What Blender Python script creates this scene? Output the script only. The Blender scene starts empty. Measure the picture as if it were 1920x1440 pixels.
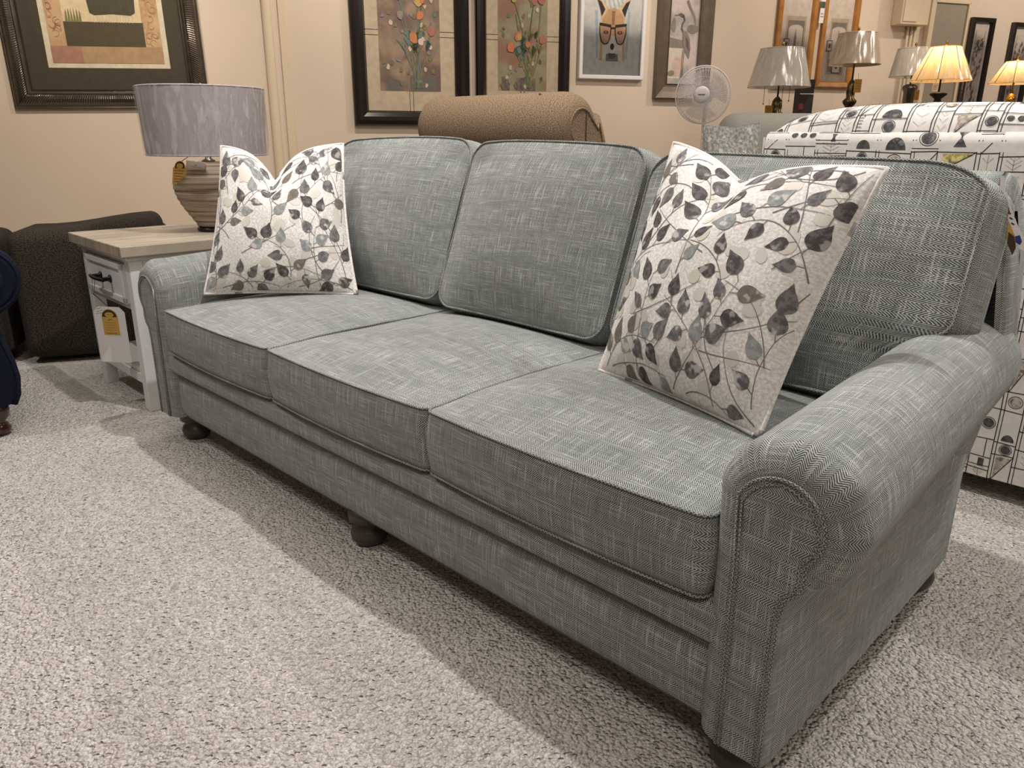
import bpy, math, random
from math import sin, cos, pi, sqrt, exp, hypot
from mathutils import Vector
R = random.Random(7)
sc = bpy.context.scene
COL = sc.collection

# ------------------------------------------------------------------ materials
def srgb(r, g, b):
    f = lambda c: (c/255/12.92) if c/255 <= .04045 else ((c/255+.055)/1.055)**2.4
    return (f(r), f(g), f(b), 1)

class NT:
    def __init__(s, name):
        s.m = bpy.data.materials.new(name); s.m.use_nodes = True
        s.t = s.m.node_tree; s.t.nodes.clear()
        s.out = s.n('ShaderNodeOutputMaterial'); s.b = s.n('ShaderNodeBsdfPrincipled')
        s.l(s.b.outputs[0], s.out.inputs[0])
    def n(s, k, **kw):
        o = s.t.nodes.new(k)
        for a, v in kw.items(): setattr(o, a, v)
        return o
    def l(s, a, b): s.t.links.new(a, b)
    def val(s, sock, v):
        if isinstance(v, bpy.types.NodeSocket): s.l(v, sock)
        else: sock.default_value = v
    def math(s, op, a, b=0.0, c=0.0):
        o = s.n('ShaderNodeMath', operation=op); s.val(o.inputs[0], a); s.val(o.inputs[1], b)
        if op in ('MULTIPLY_ADD', 'SMOOTHSTEP', 'COMPARE'): s.val(o.inputs[2], c)
        return o.outputs[0]
    def noise(s, vec, scale, detail=2, rough=.5):
        o = s.n('ShaderNodeTexNoise'); s.val(o.inputs['Scale'], scale); o.inputs['Detail'].default_value = detail
        o.inputs['Roughness'].default_value = rough
        if vec is not None: s.l(vec, o.inputs['Vector'])
        return o.outputs['Fac']
    def comb(s, x, y, z=0.0):
        o = s.n('ShaderNodeCombineXYZ'); s.val(o.inputs[0], x); s.val(o.inputs[1], y); s.val(o.inputs[2], z); return o.outputs[0]
    def mix(s, f, a, b):
        o = s.n('ShaderNodeMix', data_type='RGBA'); s.val(o.inputs[0], f); s.val(o.inputs[6], a); s.val(o.inputs[7], b); return o.outputs[2]
    def ramp(s, f, stops):
        o = s.n('ShaderNodeValToRGB'); s.l(f, o.inputs[0]); e = o.color_ramp.elements
        e[0].position, e[0].color = stops[0]; e[1].position, e[1].color = stops[-1]
        for p, c in stops[1:-1]:
            k = e.new(p); k.color = c
        return o.outputs[0]
    def step(s, f, a, b):
        o = s.n('ShaderNodeMapRange', interpolation_type='SMOOTHSTEP'); s.l(f, o.inputs[0])
        o.inputs[1].default_value = a; o.inputs[2].default_value = b; return o.outputs[0]
    def bump(s, h, strength, dist):
        o = s.n('ShaderNodeBump'); o.inputs['Strength'].default_value = strength; o.inputs['Distance'].default_value = dist
        s.l(h, o.inputs['Height']); s.l(o.outputs[0], s.b.inputs['Normal'])
    def uv(s):
        o = s.n('ShaderNodeUVMap'); o.uv_map = 'UVMap'; x = s.n('ShaderNodeSeparateXYZ'); s.l(o.outputs[0], x.inputs[0])
        return o.outputs[0], x.outputs[0], x.outputs[1]
    def obj(s):
        o = s.n('ShaderNodeTexCoord'); x = s.n('ShaderNodeSeparateXYZ'); s.l(o.outputs['Object'], x.inputs[0])
        return o.outputs['Object'], x.outputs[0], x.outputs[1], x.outputs[2]

def plain(name, col, rough=.6, metal=0.0, var=0.0, scale=20, spec=.5, coat=0, trans=0, alpha=1, sheen=0):
    t = NT(name); b = t.b
    b.inputs['Roughness'].default_value = rough; b.inputs['Metallic'].default_value = metal
    b.inputs['Specular IOR Level'].default_value = spec
    b.inputs['Coat Weight'].default_value = coat; b.inputs['Sheen Weight'].default_value = sheen
    b.inputs['Alpha'].default_value = alpha; b.inputs['Transmission Weight'].default_value = trans
    ob = t.obj()[0]
    f = t.noise(ob, scale, 3)
    d = tuple(c*(1-var) for c in col[:3])+(1,); h = tuple(min(1, c*(1+var)) for c in col[:3])+(1,)
    t.l(t.mix(t.step(f, .3, .7), d, h), b.inputs['Base Color'])
    return t.m

def herring(name, dark, lite, tint, band=.0105, pitch=.0040):
    t = NT(name); uv, u, v = t.uv()
    wob = t.noise(uv, 60, 1)
    tt = t.math('PINGPONG', v, band)
    ph = t.math('ADD', t.math('ADD', u, tt), t.math('MULTIPLY', wob, .0012))
    tri = t.math('PINGPONG', t.math('DIVIDE', ph, pitch), .5)     # 0..0.5
    st = t.step(tri, .13, .37)
    # thread beads along the twill
    bead = t.noise(t.comb(t.math('MULTIPLY', u, 1), t.math('MULTIPLY', v, 1)), 620, 1, .4)
    st2 = t.math('MULTIPLY', st, t.math('ADD', .45, t.math('MULTIPLY', bead, 1.1)))
    base = t.mix(st2, dark, lite)
    # slub threads both ways
    s1 = t.noise(t.comb(t.math('MULTIPLY', u, 14), t.math('MULTIPLY', v, 400)), 1, 1)
    s2 = t.noise(t.comb(t.math('MULTIPLY', u, 400), t.math('MULTIPLY', v, 14)), 1, 1)
    sl = t.math('MAXIMUM', t.step(s1, .58, .72), t.step(s2, .57, .70))
    sd = t.math('MAXIMUM', t.step(s1, .42, .30), t.step(s2, .42, .30))
    c = t.mix(t.math('MULTIPLY', sl, .48), base, srgb(206, 210, 206))
    c = t.mix(t.math('MULTIPLY', sd, .35), c, dark)
    # soft colour drift of the space dyed yarn
    d1 = t.noise(t.comb(t.math('MULTIPLY', u, 5), t.math('MULTIPLY', v, 26)), 1, 2)
    c = t.mix(t.math('MULTIPLY', t.step(d1, .42, .7), .30), c, tint)
    t.l(c, t.b.inputs['Base Color']); t.b.inputs['Roughness'].default_value = .9
    t.b.inputs['Specular IOR Level'].default_value = .2; t.b.inputs['Sheen Weight'].default_value = .15
    t.bump(t.math('ADD', st2, t.math('MULTIPLY', bead, .5)), .55, .0012)
    return t.m

def weave(name, a, b, scale=260, rough=.9, bumps=.4, c3=None):
    t = NT(name); uv, u, v = t.uv()
    f = t.noise(t.comb(t.math('MULTIPLY', u, scale), t.math('MULTIPLY', v, scale*.6)), 1, 2, .6)
    g = t.math('MULTIPLY', t.math('PINGPONG', t.math('MULTIPLY', u, scale*.6), .5), t.math('PINGPONG', t.math('MULTIPLY', v, scale*.6), .5))
    k = t.math('ADD', t.math('MULTIPLY', t.step(f, .35, .65), .7), t.math('MULTIPLY', g, 1.6))
    c = t.mix(k, a, b)
    if c3: c = t.mix(t.math('MULTIPLY', t.step(t.noise(uv, 9, 2), .45, .65), .5), c, c3)
    t.l(c, t.b.inputs['Base Color']); t.b.inputs['Roughness'].default_value = rough
    t.b.inputs['Specular IOR Level'].default_value = .2
    t.bump(k, bumps, .0015)
    return t.m

M = {}
M['sofa'] = herring('grey_green_herringbone', srgb(55, 60, 60), srgb(184, 187, 181), srgb(98, 104, 104))
M['welt'] = herring('grey_green_welt', srgb(54, 58, 58), srgb(168, 169, 162), srgb(98, 108, 110), .0035, .0045)
M['foot'] = plain('dark_stained_foot', srgb(62, 56, 50), .4, var=.15, scale=30)
M['brown_tweed'] = weave('brown_tweed', srgb(62, 48, 36), srgb(168, 144, 116), 330)
M['brown_dark'] = plain('brown_seam', srgb(48, 36, 28), .9)
M['dark_tweed'] = weave('charcoal_brown_tweed', srgb(12, 10, 9), srgb(80, 71, 60), 230)
M['navy'] = weave('navy_cloth', srgb(7, 10, 22), srgb(24, 31, 52), 320)
M['grey_cloth'] = weave('light_grey_cloth', srgb(158, 156, 146), srgb(208, 204, 194), 300)
M['blue_cloth'] = weave('blue_grey_cloth', srgb(112, 122, 132), srgb(172, 178, 182), 300)
M['cherry_foot'] = plain('dark_cherry_wood', srgb(52, 22, 16), .15, var=.2, coat=.6)

def cream_fabric():
    t = NT('cream_jacquard'); uv, u, v = t.uv()
    f = t.noise(uv, 170, 3, .65); g = t.noise(uv, 6, 1)
    c = t.mix(t.step(f, .35, .65), srgb(206, 198, 192), srgb(238, 233, 228))
    t.l(c, t.b.inputs['Base Color']); t.b.inputs['Roughness'].default_value = .75
    t.b.inputs['Sheen Weight'].default_value = .2
    t.bump(f, .5, .0015); return t.m
M['cream'] = cream_fabric()
def leafmat(name, a, b, c3):
    t = NT(name); uv, u, v = t.uv(); f = t.noise(uv, 75, 3, .6); g = t.noise(uv, 38, 2, .5)
    c = t.mix(t.step(f, .42, .58), a, b); c = t.mix(t.step(g, .58, .66), c, c3)
    t.l(c, t.b.inputs['Base Color']); t.b.inputs['Roughness'].default_value = .8; t.b.inputs['Specular IOR Level'].default_value = .25
    return t.m
M['leaf_a'] = leafmat('leaf_print_slate', srgb(96, 92, 92), srgb(126, 122, 122), srgb(190, 184, 182))
M['leaf_b'] = leafmat('leaf_print_charcoal', srgb(74, 68, 68), srgb(104, 98, 98), srgb(160, 154, 152))
M['leaf_c'] = leafmat('leaf_print_taupe', srgb(126, 116, 102), srgb(112, 104, 98), srgb(176, 168, 158))
M['leaf_d'] = leafmat('leaf_print_sage', srgb(134, 138, 138), srgb(156, 158, 156), srgb(196, 192, 188))
M['leaf_g'] = plain('leaf_print_ghost', srgb(206, 199, 188), .6, var=.03)
M['stem'] = plain('stem_print', srgb(120, 114, 112), .8, var=.1)

def carpet():
    t = NT('cream_loop_carpet'); ob, x, y, z = t.obj()
    w = t.n('ShaderNodeTexVoronoi'); w.inputs['Scale'].default_value = 150; t.l(ob, w.inputs['Vector'])
    w2 = t.n('ShaderNodeTexVoronoi'); w2.inputs['Scale'].default_value = 92; t.l(ob, w2.inputs['Vector']); w2.inputs['Randomness'].default_value = 1
    n1 = t.noise(ob, 130, 3, .6); n2 = t.noise(ob, 34, 2, .5); n3 = t.noise(ob, 2.2, 2)
    n4 = t.noise(ob, 95, 1)
    c = t.mix(t.step(n1, .3, .7), srgb(196, 188, 180), srgb(228, 222, 214))
    c = t.mix(t.math('MULTIPLY', t.step(n2, .4, .75), .35), c, srgb(186, 172, 158))
    # shade between the pile loops, painted as a dark crescent on one side
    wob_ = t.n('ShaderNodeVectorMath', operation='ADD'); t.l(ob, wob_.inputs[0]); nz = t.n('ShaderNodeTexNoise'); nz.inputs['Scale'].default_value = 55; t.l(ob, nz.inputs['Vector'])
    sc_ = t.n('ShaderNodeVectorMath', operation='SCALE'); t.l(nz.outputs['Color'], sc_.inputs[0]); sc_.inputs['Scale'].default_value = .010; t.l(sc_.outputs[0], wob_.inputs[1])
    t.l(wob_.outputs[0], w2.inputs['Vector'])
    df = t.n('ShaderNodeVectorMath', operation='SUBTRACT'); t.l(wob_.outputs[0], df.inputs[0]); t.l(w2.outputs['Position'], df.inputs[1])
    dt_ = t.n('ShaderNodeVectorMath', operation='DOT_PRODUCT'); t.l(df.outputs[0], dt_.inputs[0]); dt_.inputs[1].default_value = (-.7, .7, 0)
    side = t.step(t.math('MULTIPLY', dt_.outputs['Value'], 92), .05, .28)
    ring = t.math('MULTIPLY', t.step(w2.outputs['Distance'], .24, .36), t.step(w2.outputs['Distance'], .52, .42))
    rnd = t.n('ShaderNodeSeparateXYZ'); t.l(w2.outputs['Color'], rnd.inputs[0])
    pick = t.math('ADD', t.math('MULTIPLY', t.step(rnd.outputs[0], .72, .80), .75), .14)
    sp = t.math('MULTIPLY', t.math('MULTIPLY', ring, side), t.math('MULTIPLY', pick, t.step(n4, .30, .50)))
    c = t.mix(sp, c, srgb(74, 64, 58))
    c = t.mix(t.math('MULTIPLY', t.step(n3, .35, .7), .12), c, srgb(176, 160, 146))
    t.l(c, t.b.inputs['Base Color']); t.b.inputs['Roughness'].default_value = .95; t.b.inputs['Specular IOR Level'].default_value = .1
    h = t.math('ADD', t.math('MULTIPLY', w.outputs['Distance'], -1.3), t.math('MULTIPLY', t.noise(ob, 70, 2), 2.2))
    h = t.math('SUBTRACT', h, t.math('MULTIPLY', sp, 1.2))
    t.bump(h, 1.0, .007); return t.m
M['carpet'] = carpet()
def wallmat(name, a, b):
    t = NT(name); ob, x, y, z = t.obj(); n = t.noise(ob, 1.3, 3); f = t.noise(ob, 260, 2)
    t.l(t.mix(t.step(n, .3, .7), a, b), t.b.inputs['Base Color']); t.b.inputs['Roughness'].default_value = .75
    t.b.inputs['Specular IOR Level'].default_value = .2; t.bump(f, .12, .001); return t.m
M['wall'] = wallmat('beige_paint', srgb(214, 198, 180), srgb(219, 203, 186))
M['trimw'] = wallmat('beige_trim_paint', srgb(216, 199, 174), srgb(220, 204, 180))
M['ceil'] = wallmat('ceiling_paint', srgb(226, 218, 206), srgb(230, 223, 212))
M['greydoor'] = plain('grey_door_paint', srgb(150, 140, 126), .6, var=.03)
def wood(name, a, b, sx=3, sy=60, rough=.5):
    t = NT(name); ob, x, y, z = t.obj()
    f = t.noise(t.comb(t.math('MULTIPLY', x, sx), t.math('MULTIPLY', y, sy), t.math('MULTIPLY', z, sy)), 1, 4, .6)
    t.l(t.mix(t.step(f, .3, .7), a, b), t.b.inputs['Base Color']); t.b.inputs['Roughness'].default_value = rough; t.bump(f, .15, .001); return t.m
M['table_top'] = wood('weathered_grey_oak', srgb(150, 138, 124), srgb(186, 172, 154), 60, 3)
M['white_paint'] = plain('white_paint', srgb(226, 224, 222), .45, var=.02)
M['black_metal'] = plain('black_metal', srgb(22, 22, 24), .35, metal=.6)
M['paper'] = plain('white_paper', srgb(232, 228, 226), .7, var=.01)
M['kraft'] = plain('kraft_tag', srgb(206, 164, 84), .7, var=.05)
M['brown_print'] = plain('brown_print', srgb(66, 48, 26), .7)
M['ink'] = plain('ink', srgb(54, 46, 44), .8)
M['string'] = plain('string', srgb(70, 60, 54), .8)
M['blue_ink'] = plain('blue_print', srgb(48, 52, 128), .5)
M['red_ink'] = plain('red_print', srgb(150, 60, 56), .6)
M['shade_grey'] = weave('lilac_grey_linen', srgb(172, 162, 164), srgb(196, 186, 188), 500, bumps=.1)
M['shade_cream'] = weave('cream_linen_shade', srgb(206, 196, 182), srgb(226, 218, 206), 500, bumps=.15)
M['shade_tan'] = weave('tan_linen_shade', srgb(190, 168, 142), srgb(208, 188, 162), 500, bumps=.15)
M['pewter'] = plain('pewter', srgb(120, 112, 104), .3, metal=.9, var=.2)
M['bronze'] = plain('antique_bronze', srgb(96, 82, 56), .28, metal=.9, var=.3)
M['gold'] = plain('polished_brass', srgb(200, 150, 70), .2, metal=1)
M['dark_iron'] = plain('dark_bronze', srgb(48, 38, 34), .35, metal=.5)
M['amber'] = plain('amber_glass_tag', srgb(170, 120, 40), .4)

def lit_shade():
    t = NT('lit_pleated_shade'); uv, u, v = t.uv()
    f = t.noise(t.comb(t.math('MULTIPLY', u, 190), t.math('MULTIPLY', v, 4)), 1, 2)
    c = t.mix(t.step(f, .3, .7), srgb(244, 214, 158), srgb(255, 236, 196))
    t.l(c, t.b.inputs['Base Color']); t.b.inputs['Roughness'].default_value = .8
    t.b.inputs['Emission Strength'].default_value = .0
    # a lit lamp shade glows from the bulb inside it
    tr = t.n('ShaderNodeBsdfTranslucent'); t.l(c, tr.inputs[0])
    mx = t.n('ShaderNodeMixShader'); mx.inputs[0].default_value = .6
    t.l(t.b.outputs[0], mx.inputs[1]); t.l(tr.outputs[0], mx.inputs[2]); t.l(mx.outputs[0], t.out.inputs[0])
    return t.m
M['lit_shade'] = lit_shade()
def bulbmat():
    t = NT('bulb_glow'); t.b.inputs['Emission Color'].default_value = (1, .72, .38, 1); t.b.inputs['Emission Strength'].default_value = 5
    return t.m
M['bulb'] = bulbmat()
def plastic(name, fac=.10, scale=22, bd=.03, det=3):
    t = NT(name); uv, u, v = t.uv(); t.t.nodes.remove(t.b)
    tr = t.n('ShaderNodeBsdfTransparent'); gl = t.n('ShaderNodeBsdfGlossy'); gl.inputs['Roughness'].default_value = .18
    df = t.n('ShaderNodeBsdfDiffuse'); df.inputs[0].default_value = (.8, .8, .82, 1)
    f = t.noise(t.comb(t.math('MULTIPLY', u, scale), t.math('MULTIPLY', v, scale*.28)), 1, det, .5)
    b = t.n('ShaderNodeBump'); b.inputs['Strength'].default_value = 1; b.inputs['Distance'].default_value = bd; t.l(f, b.inputs['Height'])
    t.l(b.outputs[0], gl.inputs['Normal'])
    m1 = t.n('ShaderNodeMixShader'); m1.inputs[0].default_value = fac; t.l(tr.outputs[0], m1.inputs[1]); t.l(gl.outputs[0], m1.inputs[2])
    m2 = t.n('ShaderNodeMixShader'); t.l(t.math('MULTIPLY', t.step(f, .48, .66), .22), m2.inputs[0]); t.l(m1.outputs[0], m2.inputs[1]); t.l(df.outputs[0], m2.inputs[2])
    t.l(m2.outputs[0], t.out.inputs[0]); return t.m
M['plastic'] = plastic('clear_plastic_wrap', .22, 34, .02, 2)
M['plastic2'] = plastic('clear_plastic_wrap_small', .18, 30, .008, 0)
def glassmat():
    t = NT('picture_glass'); t.t.nodes.remove(t.b)
    tr = t.n('ShaderNodeBsdfTransparent'); gl = t.n('ShaderNodeBsdfGlossy'); gl.inputs['Roughness'].default_value = .03
    fr = t.n('ShaderNodeFresnel'); fr.inputs[0].default_value = 1.45
    m = t.n('ShaderNodeMixShader'); t.l(fr.outputs[0], m.inputs[0]); t.l(tr.outputs[0], m.inputs[1]); t.l(gl.outputs[0], m.inputs[2]); t.l(m.outputs[0], t.out.inputs[0]); return t.m
M['glass'] = glassmat()
def pottery():
    t = NT('striated_pottery'); ob, x, y, z = t.obj()
    f = t.noise(t.comb(t.math('MULTIPLY', x, 2.5), t.math('MULTIPLY', y, 2.5), t.math('MULTIPLY', z, 95)), 1, 3, .6)
    c = t.ramp(f, [(.34, srgb(84, 70, 58)), (.47, srgb(150, 132, 114)), (.66, srgb(184, 168, 148))])
    t.l(c, t.b.inputs['Base Color']); t.b.inputs['Roughness'].default_value = .55; t.bump(f, .8, .006); return t.m
M['pottery'] = pottery()
M['white_print'] = plain('patterned_cloth_ground', srgb(206, 200, 193), .85, var=.05, scale=60)
M['line_print'] = plain('black_line_print', srgb(38, 34, 34), .9)
M['gold_print'] = leafmat('gold_fleck_print', srgb(168, 150, 84), srgb(210, 196, 140), srgb(120, 110, 70))
M['dark_print'] = leafmat('charcoal_fleck_print', srgb(62, 60, 60), srgb(84, 82, 82), srgb(120, 118, 116))
M['taupe_print'] = leafmat('taupe_fleck_print', srgb(150, 138, 124), srgb(184, 174, 160), srgb(110, 102, 94))

# ------------------------------------------------------------------ mesh builder
class MB:
    def __init__(s): s.v = []; s.f = []; s.mi = []; s.uv = []; s.sm = []; s.mats = []
    def mat(s, m):
        m = M[m] if isinstance(m, str) else m
        if m not in s.mats: s.mats.append(m)
        return s.mats.index(m)
    def face(s, pts, m, uvs=None, smooth=False):
        b = len(s.v); s.v += [tuple(p) for p in pts]; s.f.append(tuple(range(b, b+len(pts)))); s.mi.append(s.mat(m))
        s.uv.append(uvs or [(0, 0)]*len(pts)); s.sm.append(smooth)
    def grid(s, P, m, uvf=None, closeu=False, smooth=True, flip=False):
        """P[j][i] rows of points; uv by arc length unless given as rows of (u,v)."""
        nj, ni = len(P), len(P[0]); b = len(s.v); k = s.mat(m)
        if uvf is None:
            jm = nj//2; us = [0.0]
            for i in range(1, ni): us.append(us[-1]+(Vector(P[jm][i])-Vector(P[jm][i-1])).length)
            im = ni//2; vs = [0.0]
            for j in range(1, nj): vs.append(vs[-1]+(Vector(P[j][im])-Vector(P[j-1][im])).length)
            uvf = [[(us[i], vs[j]) for i in range(ni)] for j in range(nj)]
        for r in P: s.v += [tuple(p) for p in r]
        for j in range(nj-1):
            for i in range(ni-1):
                q = [(j, i), (j, i+1), (j+1, i+1), (j+1, i)]
                if flip: q = q[::-1]
                s.f.append(tuple(b+a*ni+c for a, c in q)); s.uv.append([uvf[a][c] for a, c in q]); s.mi.append(k); s.sm.append(smooth)
    def tube(s, pts, r, m, n=8, closed=False, taper=None):
        pts = [Vector(p) for p in pts]; N = len(pts); rows = []
        up = Vector((0, 0, 1)); prev = None
        for i, p in enumerate(pts):
            if closed: t = pts[(i+1) % N]-pts[i-1]
            else: t = pts[min(i+1, N-1)]-pts[max(i-1, 0)]
            if t.length < 1e-9: t = Vector((0, 0, 1))
            t.normalize()
            if prev is None:
                a = t.cross(up)
                if a.length < .1: a = t.cross(Vector((1, 0, 0)))
            else: a = prev-t*prev.dot(t)
            a.normalize(); prev = a; b_ = t.cross(a)
            rr = r*(taper(i/(N-1)) if taper else 1)
            rows.append([p+a*rr*cos(2*pi*k/n)+b_*rr*sin(2*pi*k/n) for k in range(n+1)])
        if closed: rows.append(rows[0])
        s.grid(rows, m)
        if not closed:
            s.face(rows[0][:n][::-1], m); s.face(rows[-1][:n], m)
    def lathe(s, prof, m, c=(0, 0, 0), n=32, ax=None, sx=1, sy=1, uvs=True):
        c = Vector(c); rows = []
        if ax is None: e1, e2, e3 = Vector((1, 0, 0)), Vector((0, 1, 0)), Vector((0, 0, 1))
        else:
            e3 = Vector(ax).normalized(); e1 = e3.cross(Vector((0, 0, 1)));
            if e1.length < .1: e1 = Vector((1, 0, 0))
            e1.normalize(); e2 = e3.cross(e1)
        for r, z in prof: rows.append([c+e1*(r*sx*cos(2*pi*k/n))+e2*(r*sy*sin(2*pi*k/n))+e3*z for k in range(n+1)])
        s.grid(rows, m)
        if prof[0][0] > 1e-5: s.face(rows[0][:n][::-1], m)
        if prof[-1][0] > 1e-5: s.face(rows[-1][:n], m)
    def box(s, x0, x1, y0, y1, z0, z1, m, bev=.003, T=None):
        """bevelled box (chamfered edges)"""
        T = T or (lambda p: p)
        import bmesh
        bm = bmesh.new(); bmesh.ops.create_cube(bm, size=1)
        for v in bm.verts: v.co = Vector((x0+(v.co.x+.5)*(x1-x0), y0+(v.co.y+.5)*(y1-y0), z0+(v.co.z+.5)*(z1-z0)))
        if bev > 0:
            bmesh.ops.bevel(bm, geom=bm.edges[:], offset=min(bev, (x1-x0)*.45, (y1-y0)*.45, (z1-z0)*.45), segments=2, profile=.5, affect='EDGES')
        bm.normal_update()
        for f in bm.faces:
            n = f.normal; a = max(range(3), key=lambda i: abs(n[i]))
            uvs = [(v.co.y, v.co.z) if a == 0 else (v.co.x, v.co.z) if a == 1 else (v.co.x, v.co.y) for v in f.verts]
            s.face([T(v.co) for v in f.verts], m, uvs)
        bm.free()
    def build(s, name, parent=None, kind=None, weld=True, loc=(0, 0, 0)):
        me = bpy.data.meshes.new(name)
        L = Vector(loc)
        me.from_pydata([tuple(Vector(p)-L) for p in s.v], [], s.f)
        for m in s.mats: me.materials.append(m)
        ul = me.uv_layers.new(name='UVMap')
        i = 0
        for uvs in s.uv:
            for q in uvs: ul.data[i].uv = q; i += 1
        for p, a, b in zip(me.polygons, s.mi, s.sm): p.material_index = a; p.use_smooth = b
        if weld:
            import bmesh
            bm = bmesh.new(); bm.from_mesh(me); bmesh.ops.remove_doubles(bm, verts=bm.verts, dist=1e-5); bm.to_mesh(me); bm.free()
        me.validate(); me.update()
        o = bpy.data.objects.new(name, me); COL.objects.link(o)
        if parent:
            o.parent = parent
            P = parent
            off = Vector((0, 0, 0))
            while P: off += P.location; P = P.parent
            o.location = L-off
        else: o.location = L
        if kind: o['kind'] = kind
        return o

def thing(name, label, cat, loc, group=None):
    o = bpy.data.objects.new(name, None); COL.objects.link(o); o.location = loc; o.empty_display_size = .1
    return tag(o, label, cat, group)
def tag(o, label, cat, group=None):
    o['label'] = label; o['category'] = cat
    if group: o['group'] = group
    return o

def sstep(a, b, x):
    t = max(0, min(1, (x-a)/(b-a))); return t*t*(3-2*t)
def lin(a, b, n): return [a+(b-a)*i/n for i in range(n+1)]
def edgy(n, h, r, k=5):
    """parameters -1..1, clustered within r of the ends of half-size h"""
    a = 1-r/h
    return [-1+(1-a)*i/k for i in range(k)]+[-a+2*a*i/n for i in range(n+1)]+[a+(1-a)*i/k for i in range(1, k+1)]

# soft box cushion: two crowned faces, boxing band between, piping round both faces
def cushion(name, parent, w, h, d, rad, crownf, crownb, puff, T, mat='sofa', welt='welt', wr=.0035, n=26, uvo=(0, 0), sags=None):
    hw, hh = w/2, h/2
    S = edgy(n, hw, rad); TT = edgy(n, hh, rad)
    def outline(s, t):
        px, py = s*hw, t*hh; cx = max(-(hw-rad), min(hw-rad, px)); cy = max(-(hh-rad), min(hh-rad, py))
        vx, vy = px-cx, py-cy; l = hypot(vx, vy)
        if l > 1e-9 and abs(vx) > 1e-9 and abs(vy) > 1e-9:
            k = max(abs(vx), abs(vy))/l; vx *= k; vy *= k
        return cx+vx, cy+vy
    def crown(s, t): return (1-abs(s)**2.6)*(1-abs(t)**2.6)
    mb = MB()
    for side, c in ((1, crownf), (-1, crownb)):
        P = []; U = []
        for t in TT:
            row = []; ur = []
            for s in S:
                x, y = outline(s, t)
                row.append(T(Vector((x, y, side*(d/2+c*crown(s, t)))))); ur.append((x+uvo[0], y+uvo[1]))
            P.append(row); U.append(ur)
        mb.grid(P, mat, U, flip=(side < 0))
    per = [(s, -1) for s in S]+[(1, t) for t in TT[1:]]+[(s, 1) for s in S[::-1][1:]]+[(-1, t) for t in TT[::-1][1:]]
    loop = [outline(*q) for q in per]
    # outward direction
    N = len(loop)-1; nor = []
    for i in range(N+1):
        a = loop[(i-1) % N]; b = loop[(i+1) % N]; tx, ty = b[0]-a[0], b[1]-a[1]; l = hypot(tx, ty) or 1
        nor.append((ty/l, -tx/l))
    K = 8; P = []; U = []; L = 0; ls = [0]
    for i in range(1, N+1): L += hypot(loop[i][0]-loop[i-1][0], loop[i][1]-loop[i-1][1]); ls.append(L)
    for j in range(K+1):
        f = -1+2*j/K; b = puff*(1-f*f)
        P.append([T(Vector((loop[i][0]+nor[i][0]*b, loop[i][1]+nor[i][1]*b, f*d/2))) for i in range(N+1)])
        U.append([(ls[i]+uvo[0], f*d/2+uvo[1]) for i in range(N+1)])
    mb.grid(P, mat, U)
    o = mb.build(name, parent)
    for side in (1, -1):
        m2 = MB(); m2.tube([T(Vector((loop[i][0]+nor[i][0]*wr*.4, loop[i][1]+nor[i][1]*wr*.4, side*(d/2+wr*.2)))) for i in range(N)], wr, welt, 8, closed=True)
        m2.build('piping', o)
    return o

# ------------------------------------------------------------------ camera (fitted)
cam = bpy.data.cameras.new('camera'); co = bpy.data.objects.new('camera', cam); COL.objects.link(co)
Rv = Vector((0.71111645, 0.70306355, 0.00387873)); Uv = Vector((-0.21926818, 0.21653128, 0.95133363)); Fv = Vector((-0.66800813, 0.67735948, -0.30813842))
from mathutils import Matrix
mw = Matrix(((Rv.x, Uv.x, -Fv.x, 2.2947), (Rv.y, Uv.y, -Fv.y, -.8494), (Rv.z, Uv.z, -Fv.z, .9283), (0, 0, 0, 1)))
co.matrix_world = mw; cam.sensor_fit = 'HORIZONTAL'; cam.sensor_width = 36; cam.lens = 36*1431.35/1920; cam.clip_start = .02
sc.camera = co

# ------------------------------------------------------------------ the room
W0 = Vector((-3.18, .71, 0)); wd = Vector((.476, .88, 0)).normalized(); wn = Vector((wd.y, -wd.x, 0))
def WP(s, z, off=0): return W0+wd*s+wn*off+Vector((0, 0, z))
SMIN, SMAX, DEP, HC = -4.2, 10.5, 9.5, 3.0
def slab(name, pts_fn, mat): pass
def roombox(name, s0, s1, o0, o1, z0, z1, mat, bev=0):
    m = MB(); m.box(s0, s1, o0, o1, z0, z1, mat, bev, lambda p: W0+wd*p.x+wn*p.y+Vector((0, 0, p.z))); return m.build(name, kind='structure')
m = MB(); m.box(SMIN-.2, SMAX+.2, -.2, DEP+.2, -.1, 0, 'carpet', 0, lambda p: W0+wd*p.x+wn*p.y+Vector((0, 0, p.z))); m.build('floor', kind='structure')
roombox('ceiling', SMIN-.2, SMAX+.2, -.2, DEP+.2, HC, HC+.1, 'ceil')
roombox('wall_back', SMIN-.2, SMAX+.2, -.15, 0, 0, HC, 'wall')
roombox('wall_front', SMIN-.2, SMAX+.2, DEP, DEP+.15, 0, HC, 'wall')
roombox('wall_left', SMIN-.2, SMIN, 0, DEP, 0, HC, 'wall')
roombox('wall_right', SMAX, SMAX+.2, 0, DEP, 0, HC, 'wall')
roombox('baseboard_back', SMIN, SMAX, .001, .015, .0, .1, 'trimw', .003)
# painted pipe cover running up the wall
m = MB(); m.grid([[WP(1.29+.03*cos(a)*1.0, z, .002+.02*sin(a)) for a in lin(pi, 0, 10)] for z in (0, HC)], 'trimw'); m.build('trim_1', kind='structure')
roombox('trim_2', 6.44, 6.475, .001, .05, .1, HC, 'trimw', .004)
roombox('trim_3', 1.36, 1.41, .001, .012, .1, HC, 'trimw', .004)
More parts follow.
